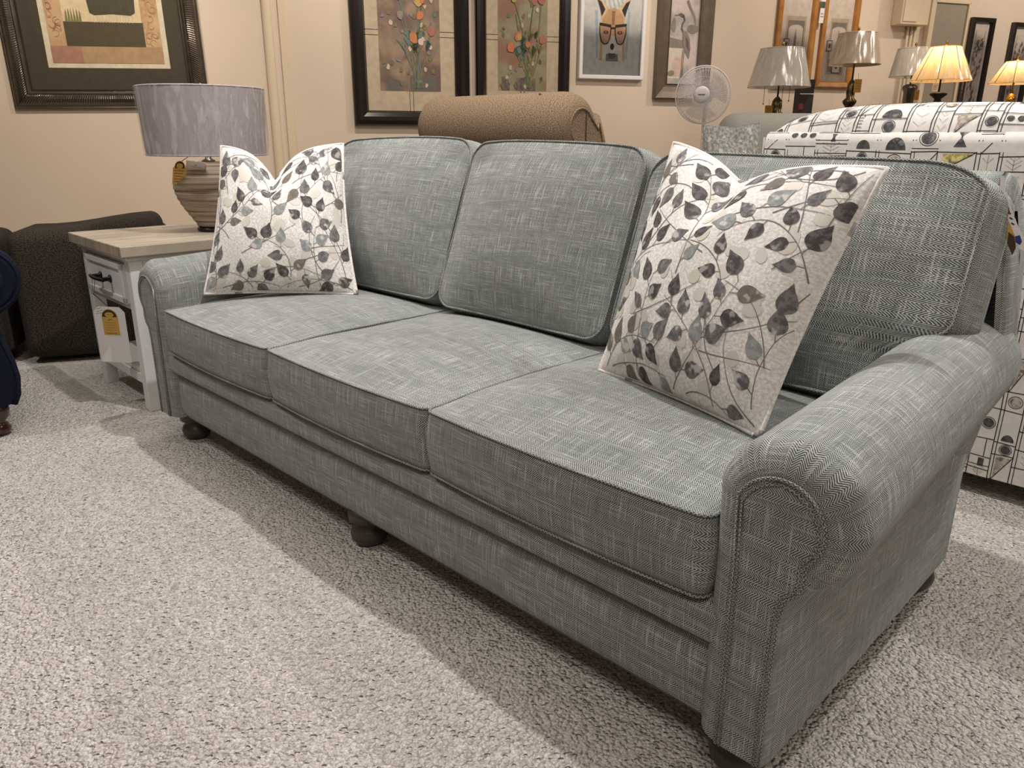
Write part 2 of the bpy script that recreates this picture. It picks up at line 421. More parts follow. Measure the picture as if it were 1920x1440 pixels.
# grey door in its recess
m = MB(); TW = lambda p: W0+wd*p.x+wn*p.y+Vector((0, 0, p.z))
m.box(6.5, 6.83, .001, .02, 0, 1.975, 'greydoor', .003, TW); dr = m.build('door_1', kind='structure')
m = MB(); m.box(6.83, 6.85, .001, .035, 0, 1.99, 'trimw', .003, TW); m.box(6.478, 6.5, .001, .035, 0, 1.99, 'trimw', .003, TW); m.box(6.478, 6.85, .001, .035, 1.976, 2.0, 'trimw', .003, TW); m.build('door_frame', dr)

# electrical box with conduits
eb = thing('electrical_box', 'beige painted electrical box mounted high on the wall above thin conduits', 'electrical box', WP(6.24, 1.79))
m = MB(); m.box(6.10, 6.37, .004, .11, 1.79, 2.4, 'trimw', .006, TW); m.build('cabinet', eb)
m = MB(); m.box(6.115, 6.25, .11, .118, 1.81, 2.38, 'trimw', .002, TW); m.build('cover_panel', eb)
for ds in (6.262, 6.30, 6.335):
    m = MB(); m.tube([WP(ds, 1.79, .02), WP(ds, 1.5, .02), WP(ds, 1.0, .02), WP(ds, .12, .02)], .011, 'trimw', 10); m.build('conduit', eb)

# ------------------------------------------------------------------ decal helpers (printed artwork, fabric print)
def poly(mb, S, pts, mat, lvl=0, fan=True):
    """filled outline (star shaped around its centre) printed on surface S(u,v,off)"""
    cx = sum(p[0] for p in pts)/len(pts); cy = sum(p[1] for p in pts)/len(pts); n = len(pts)
    for i in range(n):
        a, b = pts[i], pts[(i+1) % n]
        am = ((a[0]+cx)/2, (a[1]+cy)/2); bm_ = ((b[0]+cx)/2, (b[1]+cy)/2)
        mb.face([S(*am, lvl), S(*a, lvl), S(*b, lvl), S(*bm_, lvl)], mat, [am, a, b, bm_], True)
        mb.face([S(cx, cy, lvl), S(*am, lvl), S(*bm_, lvl)], mat, [(cx, cy), am, bm_], True)
def ngon(mb, S, pts, mat, lvl=0): mb.face([S(*p, lvl) for p in pts], mat, list(pts))
def ribbon(mb, S, pts, w, mat, lvl=0, step=.05, taper=False):
    q = [pts[0]]
    for a, b in zip(pts, pts[1:]):
        k = max(1, int(hypot(b[0]-a[0], b[1]-a[1])/step))
        q += [(a[0]+(b[0]-a[0])*i/k, a[1]+(b[1]-a[1])*i/k) for i in range(1, k+1)]
    L, Rr = [], []
    for i, p in enumerate(q):
        a = q[max(0, i-1)]; b = q[min(len(q)-1, i+1)]; tx, ty = b[0]-a[0], b[1]-a[1]; l = hypot(tx, ty) or 1
        ww = w/2*(1-.6*i/len(q) if taper else 1)
        L.append((p[0]-ty/l*ww, p[1]+tx/l*ww)); Rr.append((p[0]+ty/l*ww, p[1]-tx/l*ww))
    for i in range(len(q)-1):
        mb.face([S(*Rr[i], lvl), S(*Rr[i+1], lvl), S(*L[i+1], lvl), S(*L[i], lvl)], mat, [Rr[i], Rr[i+1], L[i+1], L[i]], True)
def ell(cx, cy, rx, ry, n=18, a0=0, a1=2*pi, rot=0):
    o = []
    for i in range(n):
        a = a0+(a1-a0)*i/(n if abs(a1-a0-2*pi) < 1e-6 else n-1); x, y = rx*cos(a), ry*sin(a)
        o.append((cx+x*cos(rot)-y*sin(rot), cy+x*sin(rot)+y*cos(rot)))
    return o
def wob(pts, k, rr=R): return [(x+rr.uniform(-k, k), y+rr.uniform(-k, k)) for x, y in pts]
def bez(p0, p1, p2, n=14):
    return [((1-t)**2*p0[0]+2*t*(1-t)*p1[0]+t*t*p2[0], (1-t)**2*p0[1]+2*t*(1-t)*p1[1]+t*t*p2[1]) for t in lin(0, 1, n)]

# ------------------------------------------------------------------ SOFA
Wd = 1.833
sofa = thing('sofa', 'large grey green herringbone three-seat sofa with rolled arms and bun feet', 'sofa', (Wd/2, .4, 0))

# base: lower front rail and padded band above it
def rail(name, x0, x1, z0, z1, y0, puff, depth):
    mb = MB(); prof = []
    h = z1-z0
    for i in range(17):
        t = i/16; a = (1-(2*t-1)**4)
        prof.append((y0+.018-puff*a-.0*t, z0+h*t))
    prof = [(y0+depth, z0)]+prof+[(y0+depth, z1)]
    rows = [[(x, y, z) for x in lin(x0, x1, 40)] for y, z in prof]
    U = []; L = 0
    for j, (y, z) in enumerate(prof):
        if 1 < j < len(prof)-1: L += hypot(y-prof[j-1][0], z-prof[j-1][1])
        U.append([(x, L) for x in lin(x0, x1, 40)])
    mb.grid(rows, 'sofa', U, flip=False); return mb.build(name, sofa)
rail('base_rail', -.035, Wd+.035, .090, .226, .016, .012, .62)
rail('padded_band', -.03, Wd+.03, .228, .303, .012, .024, .55)
mb = MB(); mb.tube([(x, .031, .2275) for x in lin(.0, Wd, 30)], .003, 'welt'); mb.build('piping', sofa)

# seat cushions
sw = Wd/3
for k in range(3):
    cx = sw*(k+.5)
    def T(p, cx=cx, k=k):
        # local: x width, y depth (front = -), z thickness
        z = .374+p.z
        f = (1-(2*(p.x)/sw)**2)
        y = .30+p.y - .012*f*(1 if p.y < 0 else 0)*min(1, abs(p.y)/.3) + .006
        z += -.012*sstep(-.12, -.30, p.y)*(1 if p.z > 0 else 0)*.6
        z += .004*sin(p.x*9+k*2)*(1 if p.z > 0 else .4)*sstep(.3, 0, abs(p.y))
        return Vector((cx+p.x, y, z))
    cushion('seat_cushion', sofa, sw-.002, .60, .134, .018, .030, .004, .008, T, uvo=(k*.61, 0), wr=.0024)

# back cushions; y lean
def backT(cx, cz, w, h, earL=0, earR=0, seed=0, dy=0, yaw=0):
    def T(p):
        # p.x width, p.y height, p.z thickness (+ = front)
        z = cz+p.y*cos(.33)
        lean = (p.y+h/2)*.33
        y = .625+dy+lean - p.z*.95
        z += p.z*.33
        x = p.x
        t = (p.y+h/2)/h
        if p.x > 0 and earR: x = p.x+earR*sstep(.17, .36, t)*(p.x/(w/2))**3
        if p.x < 0 and earL: x = p.x-earL*sstep(.17, .36, t)*(abs(p.x)/(w/2))**3
        x += p.z*yaw
        # slumped top edge and soft dents
        z += -.010*(2*abs(p.x)/w)**4*sstep(.6, 1, t) + .004*sin(6*p.x+seed)*sstep(.6, 1, t)
        y += .005*sin(11*p.x+seed)*sin(9*p.y+seed*1.7)*(1 if p.z > 0 else 0)
        y += .010*exp(-((abs(p.x)-w*.40)/.03)**2)*exp(-((t-.86)/.07)**2)*(1 if p.z > 0 else 0)
        return Vector((cx+x, y, z))
    return T
for cx_, cz_, w_, h_, kw, rad_ in ((.302, .672, .600, .475, dict(earL=.10, seed=1, dy=.0), .06), (.915, .666, .596, .470, dict(seed=2.4, dy=-.01), .05), (1.528, .656, .602, .452, dict(earR=.10, seed=4), .06)):
    cushion('back_cushion', sofa, w_, h_, .150, rad_, .055, .01, .014, backT(cx_, cz_, w_, h_, **kw), uvo=(cx_, .3), wr=.003)

# back frame (outside back with rounded top)
mb = MB()
prof = [(.82, .09), (.86, .3), (.885, .55), (.905, .72), (.915, .80), (.905, .845), (.88, .866), (.85, .87), (.82, .858), (.795, .83), (.775, .74), (.74, .58), (.70, .40), (.68, .30)]
rows = []
def bx(z, side):
    lim = [(0.09, 1.91), (.5, 1.975), (.6, 1.985), (.73, 1.958), (.86, 1.925), (1, 1.92)]
    for (a, xa), (b, xb) in zip(lim, lim[1:]):
        if z <= b: r = xa+(xb-xa)*(z-a)/(b-a); break
    return r if side > 0 else Wd-r
for y, z in prof:
    xl, xr = bx(z, -1), bx(z, 1)
    rows.append([(x, y, z) for x in lin(xl+.015, xr-.015, 50)])
mb.grid(rows, 'sofa')
cy = sum(p[0] for p in prof)/len(prof); 
for side in (-1, 1):
    R2 = []
    for kx, f in ((-.015, 1.0), (-.006, .975), (-.0, .9), (.002, .6), (.004, .0)):
        row = []
        for y, z in prof+[prof[0]]:
            zc = max(.30, min(.80, z)); yc = .80+(.845-.80)*(zc-.3)/.5 if z > .3 else .80
            xx = bx(z, side)
            row.append((xx+side*kx, yc+(y-yc)*f, zc+(z-zc)*f))
        R2.append(row)
    mb.grid(R2, 'sofa', flip=(side < 0))
mb.build('back_frame', sofa)

# arms
def arm(side):
    # right arm geometry, mirrored for the left
    def X(x): return x if side > 0 else Wd-x
    def prof_at(y):
        t = max(0, min(1, y/.80))
        cx = 1.930-.012*t; cz = .466+.055*t; r = .102-.010*t
        zt = .30
        pts = [(1.835, .09), (1.835, .20), (1.835, .30), (1.835, .38)]
        a0, a1 = pi-.25, -1.15
        for i in range(29):
            a = a0+(a1-a0)*i/28; pts.append((cx+r*cos(a), cz+r*sin(a)))
        pts += [(1.957-.004*t, cz-.108+.003), (1.952, cz-.14), (1.951, .26), (1.951, .17), (1.951, .09)]
        return pts
    ys = [.0, .0015, .005, .011, .019, .030, .045, .07]+lin(.11, .80, 18)
    # panel outline (inner loop) matched point for point
    def inner(i, n):
        # returns inset weight: inner side .042, roll .042, outer side .008
        t = i/(n-1)
        return .042 if t < .80 else .042+(.007-.042)*sstep(.80, .87, t)
    rows = []; N = len(prof_at(0))
    def nrm(P, i):
        a = P[max(0, i-1)]; b = P[min(len(P)-1, i+1)]; tx, tz = b[0]-a[0], b[1]-a[1]; l = hypot(tx, tz)
        return (tz/l, -tx/l)   # inward for this winding (up the inside, over, down the outside)
    for y in ys:
        P = prof_at(y); f = 0
        if y < .040:
            f = 1-sqrt(max(0, 1-((.040-y)/.040)**2))
        row = []
        gather = 0
        for i, p in enumerate(P):
            nx, nz = nrm(P, i); ins = inner(i, N)*f
            # puckers where the roll cloth is gathered round the front
            a = i/(N-1); pk = 0
            if .2 < a < .78: pk = .0035*sin(a*46)*sstep(.07, .03, y)*sstep(.0, .02, y)
            x, z = p[0]+nx*(ins+pk), p[1]+nz*(ins+pk)
            if i == 0 or i == N-1: z = .09
            row.append((X(x), y, max(z, .09)))
        rows.append(row)
    # toe-in and lean back at the rear
    mb = MB(); mb.grid([[r[i] for r in rows] for i in range(N)], 'sofa', None, flip=(side > 0))
    # swap uv so bands run along arm: rebuild uv by arc length
    end = rows[-1]; ctr = (X(1.89), .80, .3)
    mb.face(end if side > 0 else end[::-1], 'sofa')
    arm_o = mb.build('arm', sofa)
    # front panel
    fr = rows[0]
    loop = [(p[0], p[2]) for p in fr]
    pm = MB(); pts = [(x, -.002, z) for x, z in loop]
    pm.face(pts[::-1] if side > 0 else pts, 'sofa', [(x, z) for x, z in (loop[::-1] if side > 0 else loop)])
    po = pm.build('front_panel', arm_o)
    w = MB(); w.tube([(x, -.002, z) for x, z in loop], .0026, 'welt'); w.build('piping', arm_o)
    w = MB()
    cxm, czm = X(1.925), .36
    w2 = []
    for x, z in loop:
        w2.append((x+(.007 if (x < cxm) else -.007), -.003, z-(.006 if z > .47 else 0)))
    w.tube(w2, .0018, 'welt'); w.build('piping', arm_o)
    return arm_o
arm(1); arm(-1)

def bun_foot(parent, x, y, name='foot', s=1.0, mat='foot', top=.095):
    m = MB(); m.lathe([(0, 0), (.026*s, 0), (.036*s, .006), (.043*s, .018), (.045*s, .030), (.041*s, .042), (.033*s, .050), (.034*s, .056), (.047*s, .064), (.050*s, top), (0, top)], mat, (x, y, 0), 28)
    return m.build(name, parent, loc=(x, y, 0))
for fx in (-.045, .905, Wd+.045): bun_foot(sofa, fx, .075)
for fx in (-.03, Wd+.06): bun_foot(sofa, fx, .80)
# underside
mb = MB(); mb.box(.0, Wd, .03, .82, .094, .12, 'foot', .0); mb.build('underside', sofa)

# ------------------------------------------------------------------ throw pillows
def make_pillow(name, label, BL, BR, TR, TL, chop_u, chop_d, chop_w, thickF, thickB, seed, leafs=True, mat='cream', group=None, n=44, back='cream', inw=.03, sgn=1, bulge_bot=0.0):
    BL, BR, TR, TL = map(Vector, (BL, BR, TR, TL))
    N = (BR-BL).cross(TL-BL).normalized()     # should face the viewer
    up = ((TL-BL)+(TR-BR)).normalized()
    wid = ((BR-BL).length+(TR-TL).length)/2
    rr = random.Random(seed)
    def S(u, v, off=0, side=1):
        s, t = (u+1)/2, (v+1)/2
        # edges curve inwards between the corners
        s2 = s; 
        p = BL*(1-s)*(1-t)+BR*s*(1-t)+TR*s*t+TL*(1-s)*t
        cx = (BR-BL)*( -inw*(u)*(1-v*v)*abs(u)**1.5)
        cy = up*(-inw*wid*(v)*(1-u*u)*abs(v)**2*.6)
        d = abs(u-chop_u)/chop_w
        dip = exp(-d**1.25)
        chop = -chop_d*wid*dip*max(0, t)**3.0
        p = p+cx+cy+up*chop
        e = max(0, (1-u*u))*max(0, (1-v*v))
        th = e**.55
        th *= 1-.45*dip*sstep(.62, 1., t)
        dent = .018*exp(-((u-chop_u)/.16)**2)*exp(-((t-.80)/.14)**2)
        q = (thickF*th-dent) if side > 0 else -thickB*th
        q += .003*sin(7*u+seed)*sin(6*v+seed*2)*th*side
        return p+N*(q+side*off)
    lin_ = [-1, -.985, -.96, -.92]+lin(-.87, .87, n)+[.92, .96, .985, 1]
    mb = MB()
    for side in (1, -1):
        P = [[S(u, v, 0, side) for u in lin_] for v in lin_]
        U = [[(u*wid/2, v*wid/2) for u in lin_] for v in lin_]
        mb.grid(P, mat if side > 0 else back, U, flip=(side < 0))
    if leafs:
        def SL(u, v, off=0): return S(u/(wid/2), v/(wid/2), off+.0006)
        h = wid/2
        placed = []
        def leaf(cx, cy, ang, L, Wl, mt, lvl):
            o = []
            for i in range(9):
                t = i/8; o.append((t*L, Wl*(sin(pi*min(1, t**.8)))**.75*(1-.25*t)))
            for i in range(1, 8):
                t = 1-i/8; o.append((t*L, -Wl*(sin(pi*min(1, t**.8)))**.75*(1-.25*t)))
            o[8] = (L*1.14, 0)
            pts = [(cx+x*cos(ang)-y*sin(ang), cy+x*sin(ang)+y*cos(ang)) for x, y in o]
            if any(abs(x) > h*.985 or abs(y) > h*.985 for x, y in pts): 
                pts = [(max(-h*.985, min(h*.985, x)), max(-h*.985, min(h*.985, y))) for x, y in pts]
            poly(mb, SL, pts, mt, lvl)
        for i in range(46):
            x, y = rr.uniform(-h*.9, h*.9), rr.uniform(-h*.9, h*.9)
            if abs(x)+.02 < h and abs(y)+.02 < h: poly(mb, SL, ell(x, y, rr.uniform(.012, .02), rr.uniform(.010, .014), 12, rot=rr.uniform(0, 3)), 'leaf_g', .0001)
        def free(x, y, d=.037): return all((x-a)**2+(y-b)**2 > d*d for a, b in placed) and abs(x) < h*.97 and abs(y) < h*.97
        starts = [(-.85, -.95, 1.2), (-.35, -.95, 1.9), (.1, -.95, 1.0), (.55, -.95, 1.7), (.9, -.85, 1.9), (-.95, -.2, .5), (-.1, -.1, 1.2), (.4, -.2, 2.0), (-.6, .1, 1.3), (.95, .1, 2.2), (.2, .45, .6), (-.95, .55, .9), (.75, .4, 1.8), (-.3, .6, 2.4), (.55, .8, 2.9), (-.5, -.5, .4), (.35, -.6, .3), (-.7, -.3, 2.2), (.1, .1, 2.8), (.6, -.75, 2.4), (-.2, -.75, .7), (.7, .1, .7), (-.8, .3, 1.9), (.05, .75, .2), (-.55, .85, 3.6), (.9, .95, 3.9), (.90, -.55, 1.7), (.93, -.1, 1.5), (.90, .45, 1.6), (-.92, -.6, 1.5), (-.93, .0, 1.6), (.25, -.94, .2), (-.75, -.94, .15), (.8, .93, 3.2), (-.4, .95, 3.3), (.95, -.95, 2.6), (.5, .5, .4), (.45, -.45, .2)]
        for sx, sy, a in starts:
            x, y = sx*h, sy*h; ang = a+rr.uniform(-.3, .3); curve = rr.uniform(-.12, .12); pts = [(x, y)]; sd = 1
            for k in range(rr.randint(14, 20)):
                x += .0115*cos(ang); y += .0115*sin(ang); ang += curve+rr.uniform(-.08, .08)
                if abs(x) > h*.98 or abs(y) > h*.98: break
                pts.append((x, y))
                if k % 2 == 1:
                    for sd in (1, -1):
                        la = ang+sd*rr.uniform(.6, 1.15); L = rr.uniform(.034, .046)
                        sl = rr.uniform(.008, .014)
                        bx_, by_ = x+sl*cos(la), y+sl*sin(la)
                        mx_, my_ = bx_+L*.5*cos(la), by_+L*.5*sin(la)
                        if free(mx_, my_):
                            placed.append((mx_, my_)); hl = rr.random()
                            ribbon(mb, SL, [(x, y), (bx_, by_)], .0016, 'stem', .0003)
                            leaf(bx_, by_, la+rr.uniform(-.25, .25), L, L*rr.uniform(.36, .46), rr.choice(['leaf_a', 'leaf_a', 'leaf_b', 'leaf_b', 'leaf_c', 'leaf_d']), .0005)
                            break
            if len(pts) > 2: ribbon(mb, SL, pts, .0022, 'stem', .0002, .01, taper=True)
    o = mb.build(name, None, weld=False, loc=(BL+BR)/2)
    tag(o, label, 'throw pillow' if group is None else 'throw pillow', group)
    # welt round the edge, patched with print colours
    es = lin(-1, 1, 40)
    loop = [(u, -1) for u in es]+[(1, v) for v in es[1:]]+[(u, 1) for u in es[::-1][1:]]+[(-1, v) for v in es[::-1][1:-1]]
    wmb = MB(); wmb.tube([S(u, v) for u, v in loop], .0042, mat, 8, closed=True)
    if leafs:
        pts = [S(u, v) for u, v in loop]
        for i in range(8, len(pts)-8, 31):
            k = 3; wmb.tube(pts[i:i+k], .0044, rr.choice(['leaf_a', 'leaf_d', 'leaf_c']), 8)
    wmb.build('piping', o)
    return o, S
make_pillow('throw_pillow', 'cream leaf print throw pillow at the far left of the sofa, beside the drum lamp', (.040, .115, .474), (.337, .460, .467), (.097, .60, .905), (-.030, .252, .90), -.14, .27, .30, .075, .05, 3, group='leaf print throw pillows on the grey sofa')
make_pillow('throw_pillow', 'largest-looking cream leaf print throw pillow, leaning near the right sofa arm', (1.358, .358, .468), (1.767, .263, .462), (1.838, .452, .884), (1.353, .590, .920), -.12, .12, .36, .085, .05, 11, group='leaf print throw pillows on the grey sofa')

# ------------------------------------------------------------------ END TABLE
ta = -.019; tx, ty, tw, td, th = -.88, .066, .495, .47, .583
def TT_(p): return Vector((tx+p.x*cos(ta)-p.y*sin(ta), ty+p.x*sin(ta)+p.y*cos(ta), p.z))
et = thing('end_table', 'white end table with grey oak top, one drawer and open lower shelf', 'end table', TT_(Vector((tw/2, td/2, 0))))
def tpart(name, x0, x1, y0, y1, z0, z1, mat='white_paint', bev=.003, parent=et):
    m = MB(); m.box(x0, x1, y0, y1, z0, z1, mat, bev, TT_); return m.build(name, parent)
tpart('table_top', -.03, tw+.03, -.03, td+.03, th-.036, th, 'table_top', .003)
tpart('cornice', -.012, tw+.012, -.012, td+.012, th-.050, th-.037, bev=.004)
for lx in (0, tw-.045):
    for ly in (0, td-.045): tpart('leg', lx, lx+.045, ly, ly+.045, 0, th-.05)
tpart('front_frame', .045, tw-.045, .004, .02, th-.066, th-.05)
tpart('front_frame', .045, tw-.045, .004, .02, th-.225, th-.205)
tpart('side_rail', .004, .018, .045, td-.045, th-.12, th-.05)
tpart('side_panel', tw-.018, tw-.004, .045, td-.045, .13, th-.05)
tpart('back_panel', .045, tw-.045, td-.02, td-.005, th-.21, th-.05)
tpart('drawer_box', .05, tw-.05, .022, td-.03, th-.200, th-.07)
tpart('shelf', .01, tw-.01, .012, td-.01, .125, .145)
tpart('lower_rail', .045, tw-.045, .006, .022, .09, .125)
drw = tpart('drawer', .052, tw-.052, -.004, .02, th-.203, th-.068)
m = MB()
for a in ((.052, .075), (tw-.075, tw-.052)): m.box(a[0], a[1], -.012, -.003, th-.203, th-.068, 'white_paint', .002, TT_)
for a in ((th-.203, th-.182), (th-.089, th-.068)): m.box(.052, tw-.052, -.012, -.003, a[0], a[1], 'white_paint', .002, TT_)
m.build('drawer_moulding', drw)
m = MB(); hz = th-.135; hx = tw/2
for d in (-.05, .05):
    m.lathe([(0, 0), (.014, 0), (.014, .004), (.008, .008), (.007, .03), (.0, .03)], 'black_metal', TT_(Vector((hx+d, -.004, hz))), 16, ax=(sin(ta), -cos(ta), 0))
m.tube([TT_(Vector((hx-.07+.14*i/12, -.034-.006*sin(pi*i/12), hz))) for i in range(13)], .0062, 'black_metal', 10); m.build('handle', drw)
# price tag hung from the handle
pt = thing('hang_tag', 'large white hang tag with small tan label, strung from the end table handle', 'price tag', TT_(Vector((hx, -.045, .32))))
HW = Vector((.80, .60, 0)); HN = Vector((.60, -.80, 0))
def ST(x, z, off=0): return TT_(Vector((hx+.105, -.042, .362+z)))+HW*(x*1.06)+HN*off
m = MB()
for d in (-.030, .0):
    m.tube([TT_(Vector((hx+d, -.040, hz+.002))), TT_(Vector((hx-.03+d*.5, -.044, hz-.06))), ST(0, .0)], .0011, 'string', 6)
m.tube([TT_(Vector((hx+.055*0-.030, -.0405, hz+.007))), TT_(Vector((hx-.0, -.0405, hz+.007)))], .0012, 'string', 6)
m.build('string', pt)

def flat(parent, name, S, outline, t, mat, deco=None):
    m = MB(); n = len(outline)
    m.face([S(*p, t) for p in outline], mat, outline); m.face([S(*p, 0) for p in outline][::-1], mat, outline[::-1])
    for i in range(n):
        a, b = outline[i], outline[(i+1) % n]; m.face([S(*a, 0), S(*b, 0), S(*b, t), S(*a, t)], mat)
    if deco: deco(m)
    return m.build(name, parent)
def scrib(m, S, x0, x1, z, mat='ink', w=.0012, lvl=.001, amp=.001, sl=0):
    n = max(4, int(abs(x1-x0)/.0022)); rr = random.Random(int(z*9000)+int(x0*7000))
    ribbon(m, S, [(x0+(x1-x0)*i/n, z+sl*i/n+rr.uniform(-amp, amp)*1.6) for i in range(n+1)], w, mat, lvl, 1)
def deco1(m):
    for k in range(3): scrib(m, ST, -.046, -.026+.006*k, -.010-.008*k, sl=.006)
card = flat(pt, 'card', ST, [(-.055, -.20), (.055, -.20), (.055, -.018), (.038, 0), (-.038, 0), (-.055, -.018)], .0008, 'paper', deco1)
def ST2(x, z, off=0): return ST(x, z, off+.0009)
def deco2(m):
    ngon(m, ST2, [(-.026, -.036)]+[(0-.0+.026*cos(a), -.036+.026*sin(a)) for a in lin(pi, 0, 12)]+[(.026, -.036)], 'brown_print', .0012)
    ngon(m, ST2, ell(0, -.028, .016, .009, 16), 'kraft', .0016)
    scrib(m, ST2, -.010, .010, -.028, 'brown_print', .001, .002)
    scrib(m, ST2, -.008, .008, -.046, 'brown_print', .0016, .0016)
    for k in range(4): ribbon(m, ST2, [(-.020, -.056-.009*k), (.020, -.056-.009*k)], .0006, 'brown_print', .0016, 1)
    scrib(m, ST2, -.018, .018, -.094, 'brown_print', .0016, .0016)
flat(pt, 'tan_label', ST2, [(-.028, -.1), (.028, -.1), (.028, -.036)]+[(.028*cos(a), -.036+.028*sin(a)) for a in lin(0, pi, 10)][1:-1]+[(-.028, -.036)], .001, 'kraft', deco2)

# ------------------------------------------------------------------ BIG TABLE LAMP
lx, ly = -.590, .462
lamp = thing('table_lamp', 'big table lamp with striated pottery body and lilac grey drum shade in plastic', 'table lamp', (lx, ly, th))
m = MB(); m.lathe([(0, 0), (.062, 0), (.068, .006), (.066, .014), (.05, .018), (0, .018)], 'dark_iron', (lx, ly, th), 40); m.build('base', lamp)
m = MB(); prof = []
for i in range(41):
    t = i/40; z = .018+t*.235
    r = .062+(.134-.062)*sin(min(1, t/.66)*pi/2)**1.15 if t < .66 else .134*cos((t-.66)/.34*1.22)**.75
    r += .0016*sin(t*75)
    prof.append((max(r, .02), z))
m.lathe([(0, .018)]+prof+[(0, .254)], 'pottery', (lx, ly, th), 56); m.build('body', lamp)
m = MB(); m.lathe([(0, .25), (.022, .25), (.024, .258), (.012, .264), (.010, .285), (.018, .288), (.018, .33), (.006, .335), (.006, .49), (.0, .49)], 'pewter', (lx, ly, th), 24)
m.build('neck', lamp)
zs0, zs1 = th+.278, th+.508
rt, rb = .218, .209
m = MB(); n_ = 72
m.grid([[(lx+(rb+(rt-rb)*t)*cos(a), ly+(rb+(rt-rb)*t)*sin(a), zs0+(zs1-zs0)*t) for a in lin(0, 2*pi, n_)] for t in lin(0, 1, 6)], 'shade_grey')
m.grid([[(lx+(rb+(rt-rb)*t-.004)*cos(a), ly+(rb+(rt-rb)*t-.004)*sin(a), zs0+(zs1-zs0)*t) for a in lin(0, 2*pi, n_)] for t in lin(0, 1, 2)], 'shade_cream', flip=True)
for z, r in ((zs0, rb), (zs1, rt)): m.tube([(lx+(r-.001)*cos(a), ly+(r-.001)*sin(a), z) for a in lin(0, 2*pi, n_)[:-1]], .003, 'shade_grey', 8, closed=True)
for a in (0, 2.1, 4.2): m.tube([(lx, ly, zs1-.03), (lx+(rt-.003)*cos(a), ly+(rt-.003)*sin(a), zs1-.012)], .0018, 'pewter')
sh = m.build('lamp_shade', lamp)
m = MB(); m.lathe([(0, 0), (.010, 0), (.006, .008), (.012, .02), (.010, .034), (.004, .042), (0, .044)], 'gold', (lx, ly, zs1-.025), 16); m.build('finial', lamp)
rr = random.Random(5)
def wrap(parent, cx, cy, z0, z1, r0, r1, mat='plastic', amp=.004, seed=1, n=120):
    ph = [random.Random(seed+i).uniform(0, 6) for i in range(8)]
    m = MB(); rows = []
    for t in lin(-.015, 1.01, 26):
        row = []
        for a in lin(0, 2*pi, n):
            w = 0
            for k, f in enumerate((7, 13, 19, 29, 41)): w += sin(f*a+ph[k]+t*(3 if k % 2 else -4))/(1.5+k*.5)
            r = r0+(r1-r0)*t+amp*1.1+amp*.5*w*(.4+.6*sin(pi*max(0, min(1, t)))**.5)
            row.append((cx+r*cos(a), cy+r*sin(a), z0+(z1-z0)*t))
        rows.append(row)
    m.grid(rows, mat); return m.build('plastic_wrap', parent)
wrap(lamp, lx, ly, zs0, zs1, rb, rt, amp=.005)
# two tags on the lamp neck
def lamptag(c, ex, ez, w, h, name, label, deco, mat, nn):
    ex = Vector(ex).normalized(); ez = Vector(ez).normalized(); N = ex.cross(ez).normalized()
    if N.dot(co.location-Vector(c)) < 0: N = -N
    def S(x, z, off=0): return Vector(c)+ex*x+ez*z+N*off
    o = thing(name, label, 'price tag', S(0, 0))
    return o, S
cam_r = Vector((.711, .703, 0)); cam_f = Vector((-.70, .71, 0))
o1, S1 = lamptag((-.560, .332, .785), cam_r+Vector((0, 0, -.06)), Vector((0, 0, .85))-cam_f*.35+cam_r*.30, .06, .05, 'hang_tag', 'tan handwritten hang tag with dark oval top, on the pottery lamp', None, 'kraft', 0)
def d1(m):
    ngon(m, S1, [(-.012, .036)]+[(.001+.017*cos(a), .044+.020*sin(a)) for a in lin(pi+.5, -.5, 12)]+[(.016, .036)], 'brown_print', .0014)
    ngon(m, S1, ell(.001, .046, .012, .011, 14), 'kraft', .002)
    for k in range(5): scrib(m, S1, -.018, .016-.003*(k % 2), .026-.011*k, 'ink', .0018, .0014, .0012)
flat(o1, 'card', S1, [(-.023, -.030), (.023, -.030), (.023, .036)]+[(.001+.018*cos(a), .044+.021*sin(a)) for a in lin(0, pi, 8)]+[(-.023, .036)], .001, 'kraft', d1)
m = MB(); m.tube([S1(.004, .062), S1(.004, .062).lerp(Vector((lx, ly-.012, th+.285)), .5)+Vector((0, 0, .012)), (lx-.008, ly-.012, th+.285)], .0012, 'string', 6); m.build('string', o1)
o2, S2 = lamptag((-.522, .380, .820), cam_r+Vector((0, 0, -.14)), Vector((0, 0, .62))-cam_f*.55+cam_r*.35, .06, .05, 'hang_tag', 'white folded hang tag on the pottery lamp', None, 'paper', 0)
def d2(m):
    scrib(m, S2, -.018, .018, .002, 'ink', .0012, .0014, .0006); scrib(m, S2, -.004, .004, .010, 'ink', .0024, .0014, .001)
flat(o2, 'card', S2, [(-.034, -.030), (.034, -.030), (.034, .030), (-.034, .030)], .001, 'paper', d2)
flat(o2, 'inner_leaf', lambda x, z, off=0: S2(x, z, off-.004), [(-.029, -.030), (.037, -.030), (.037, .022), (-.029, .022)], .001, 'paper')
m = MB(); m.tube([S2(0, .026), S2(0, .026).lerp(Vector((lx, ly-.02, th+.268)), .6)+Vector((0, 0, .006)), (lx, ly-.012, th+.275)], .0010, 'paper', 6); m.build('string', o2)

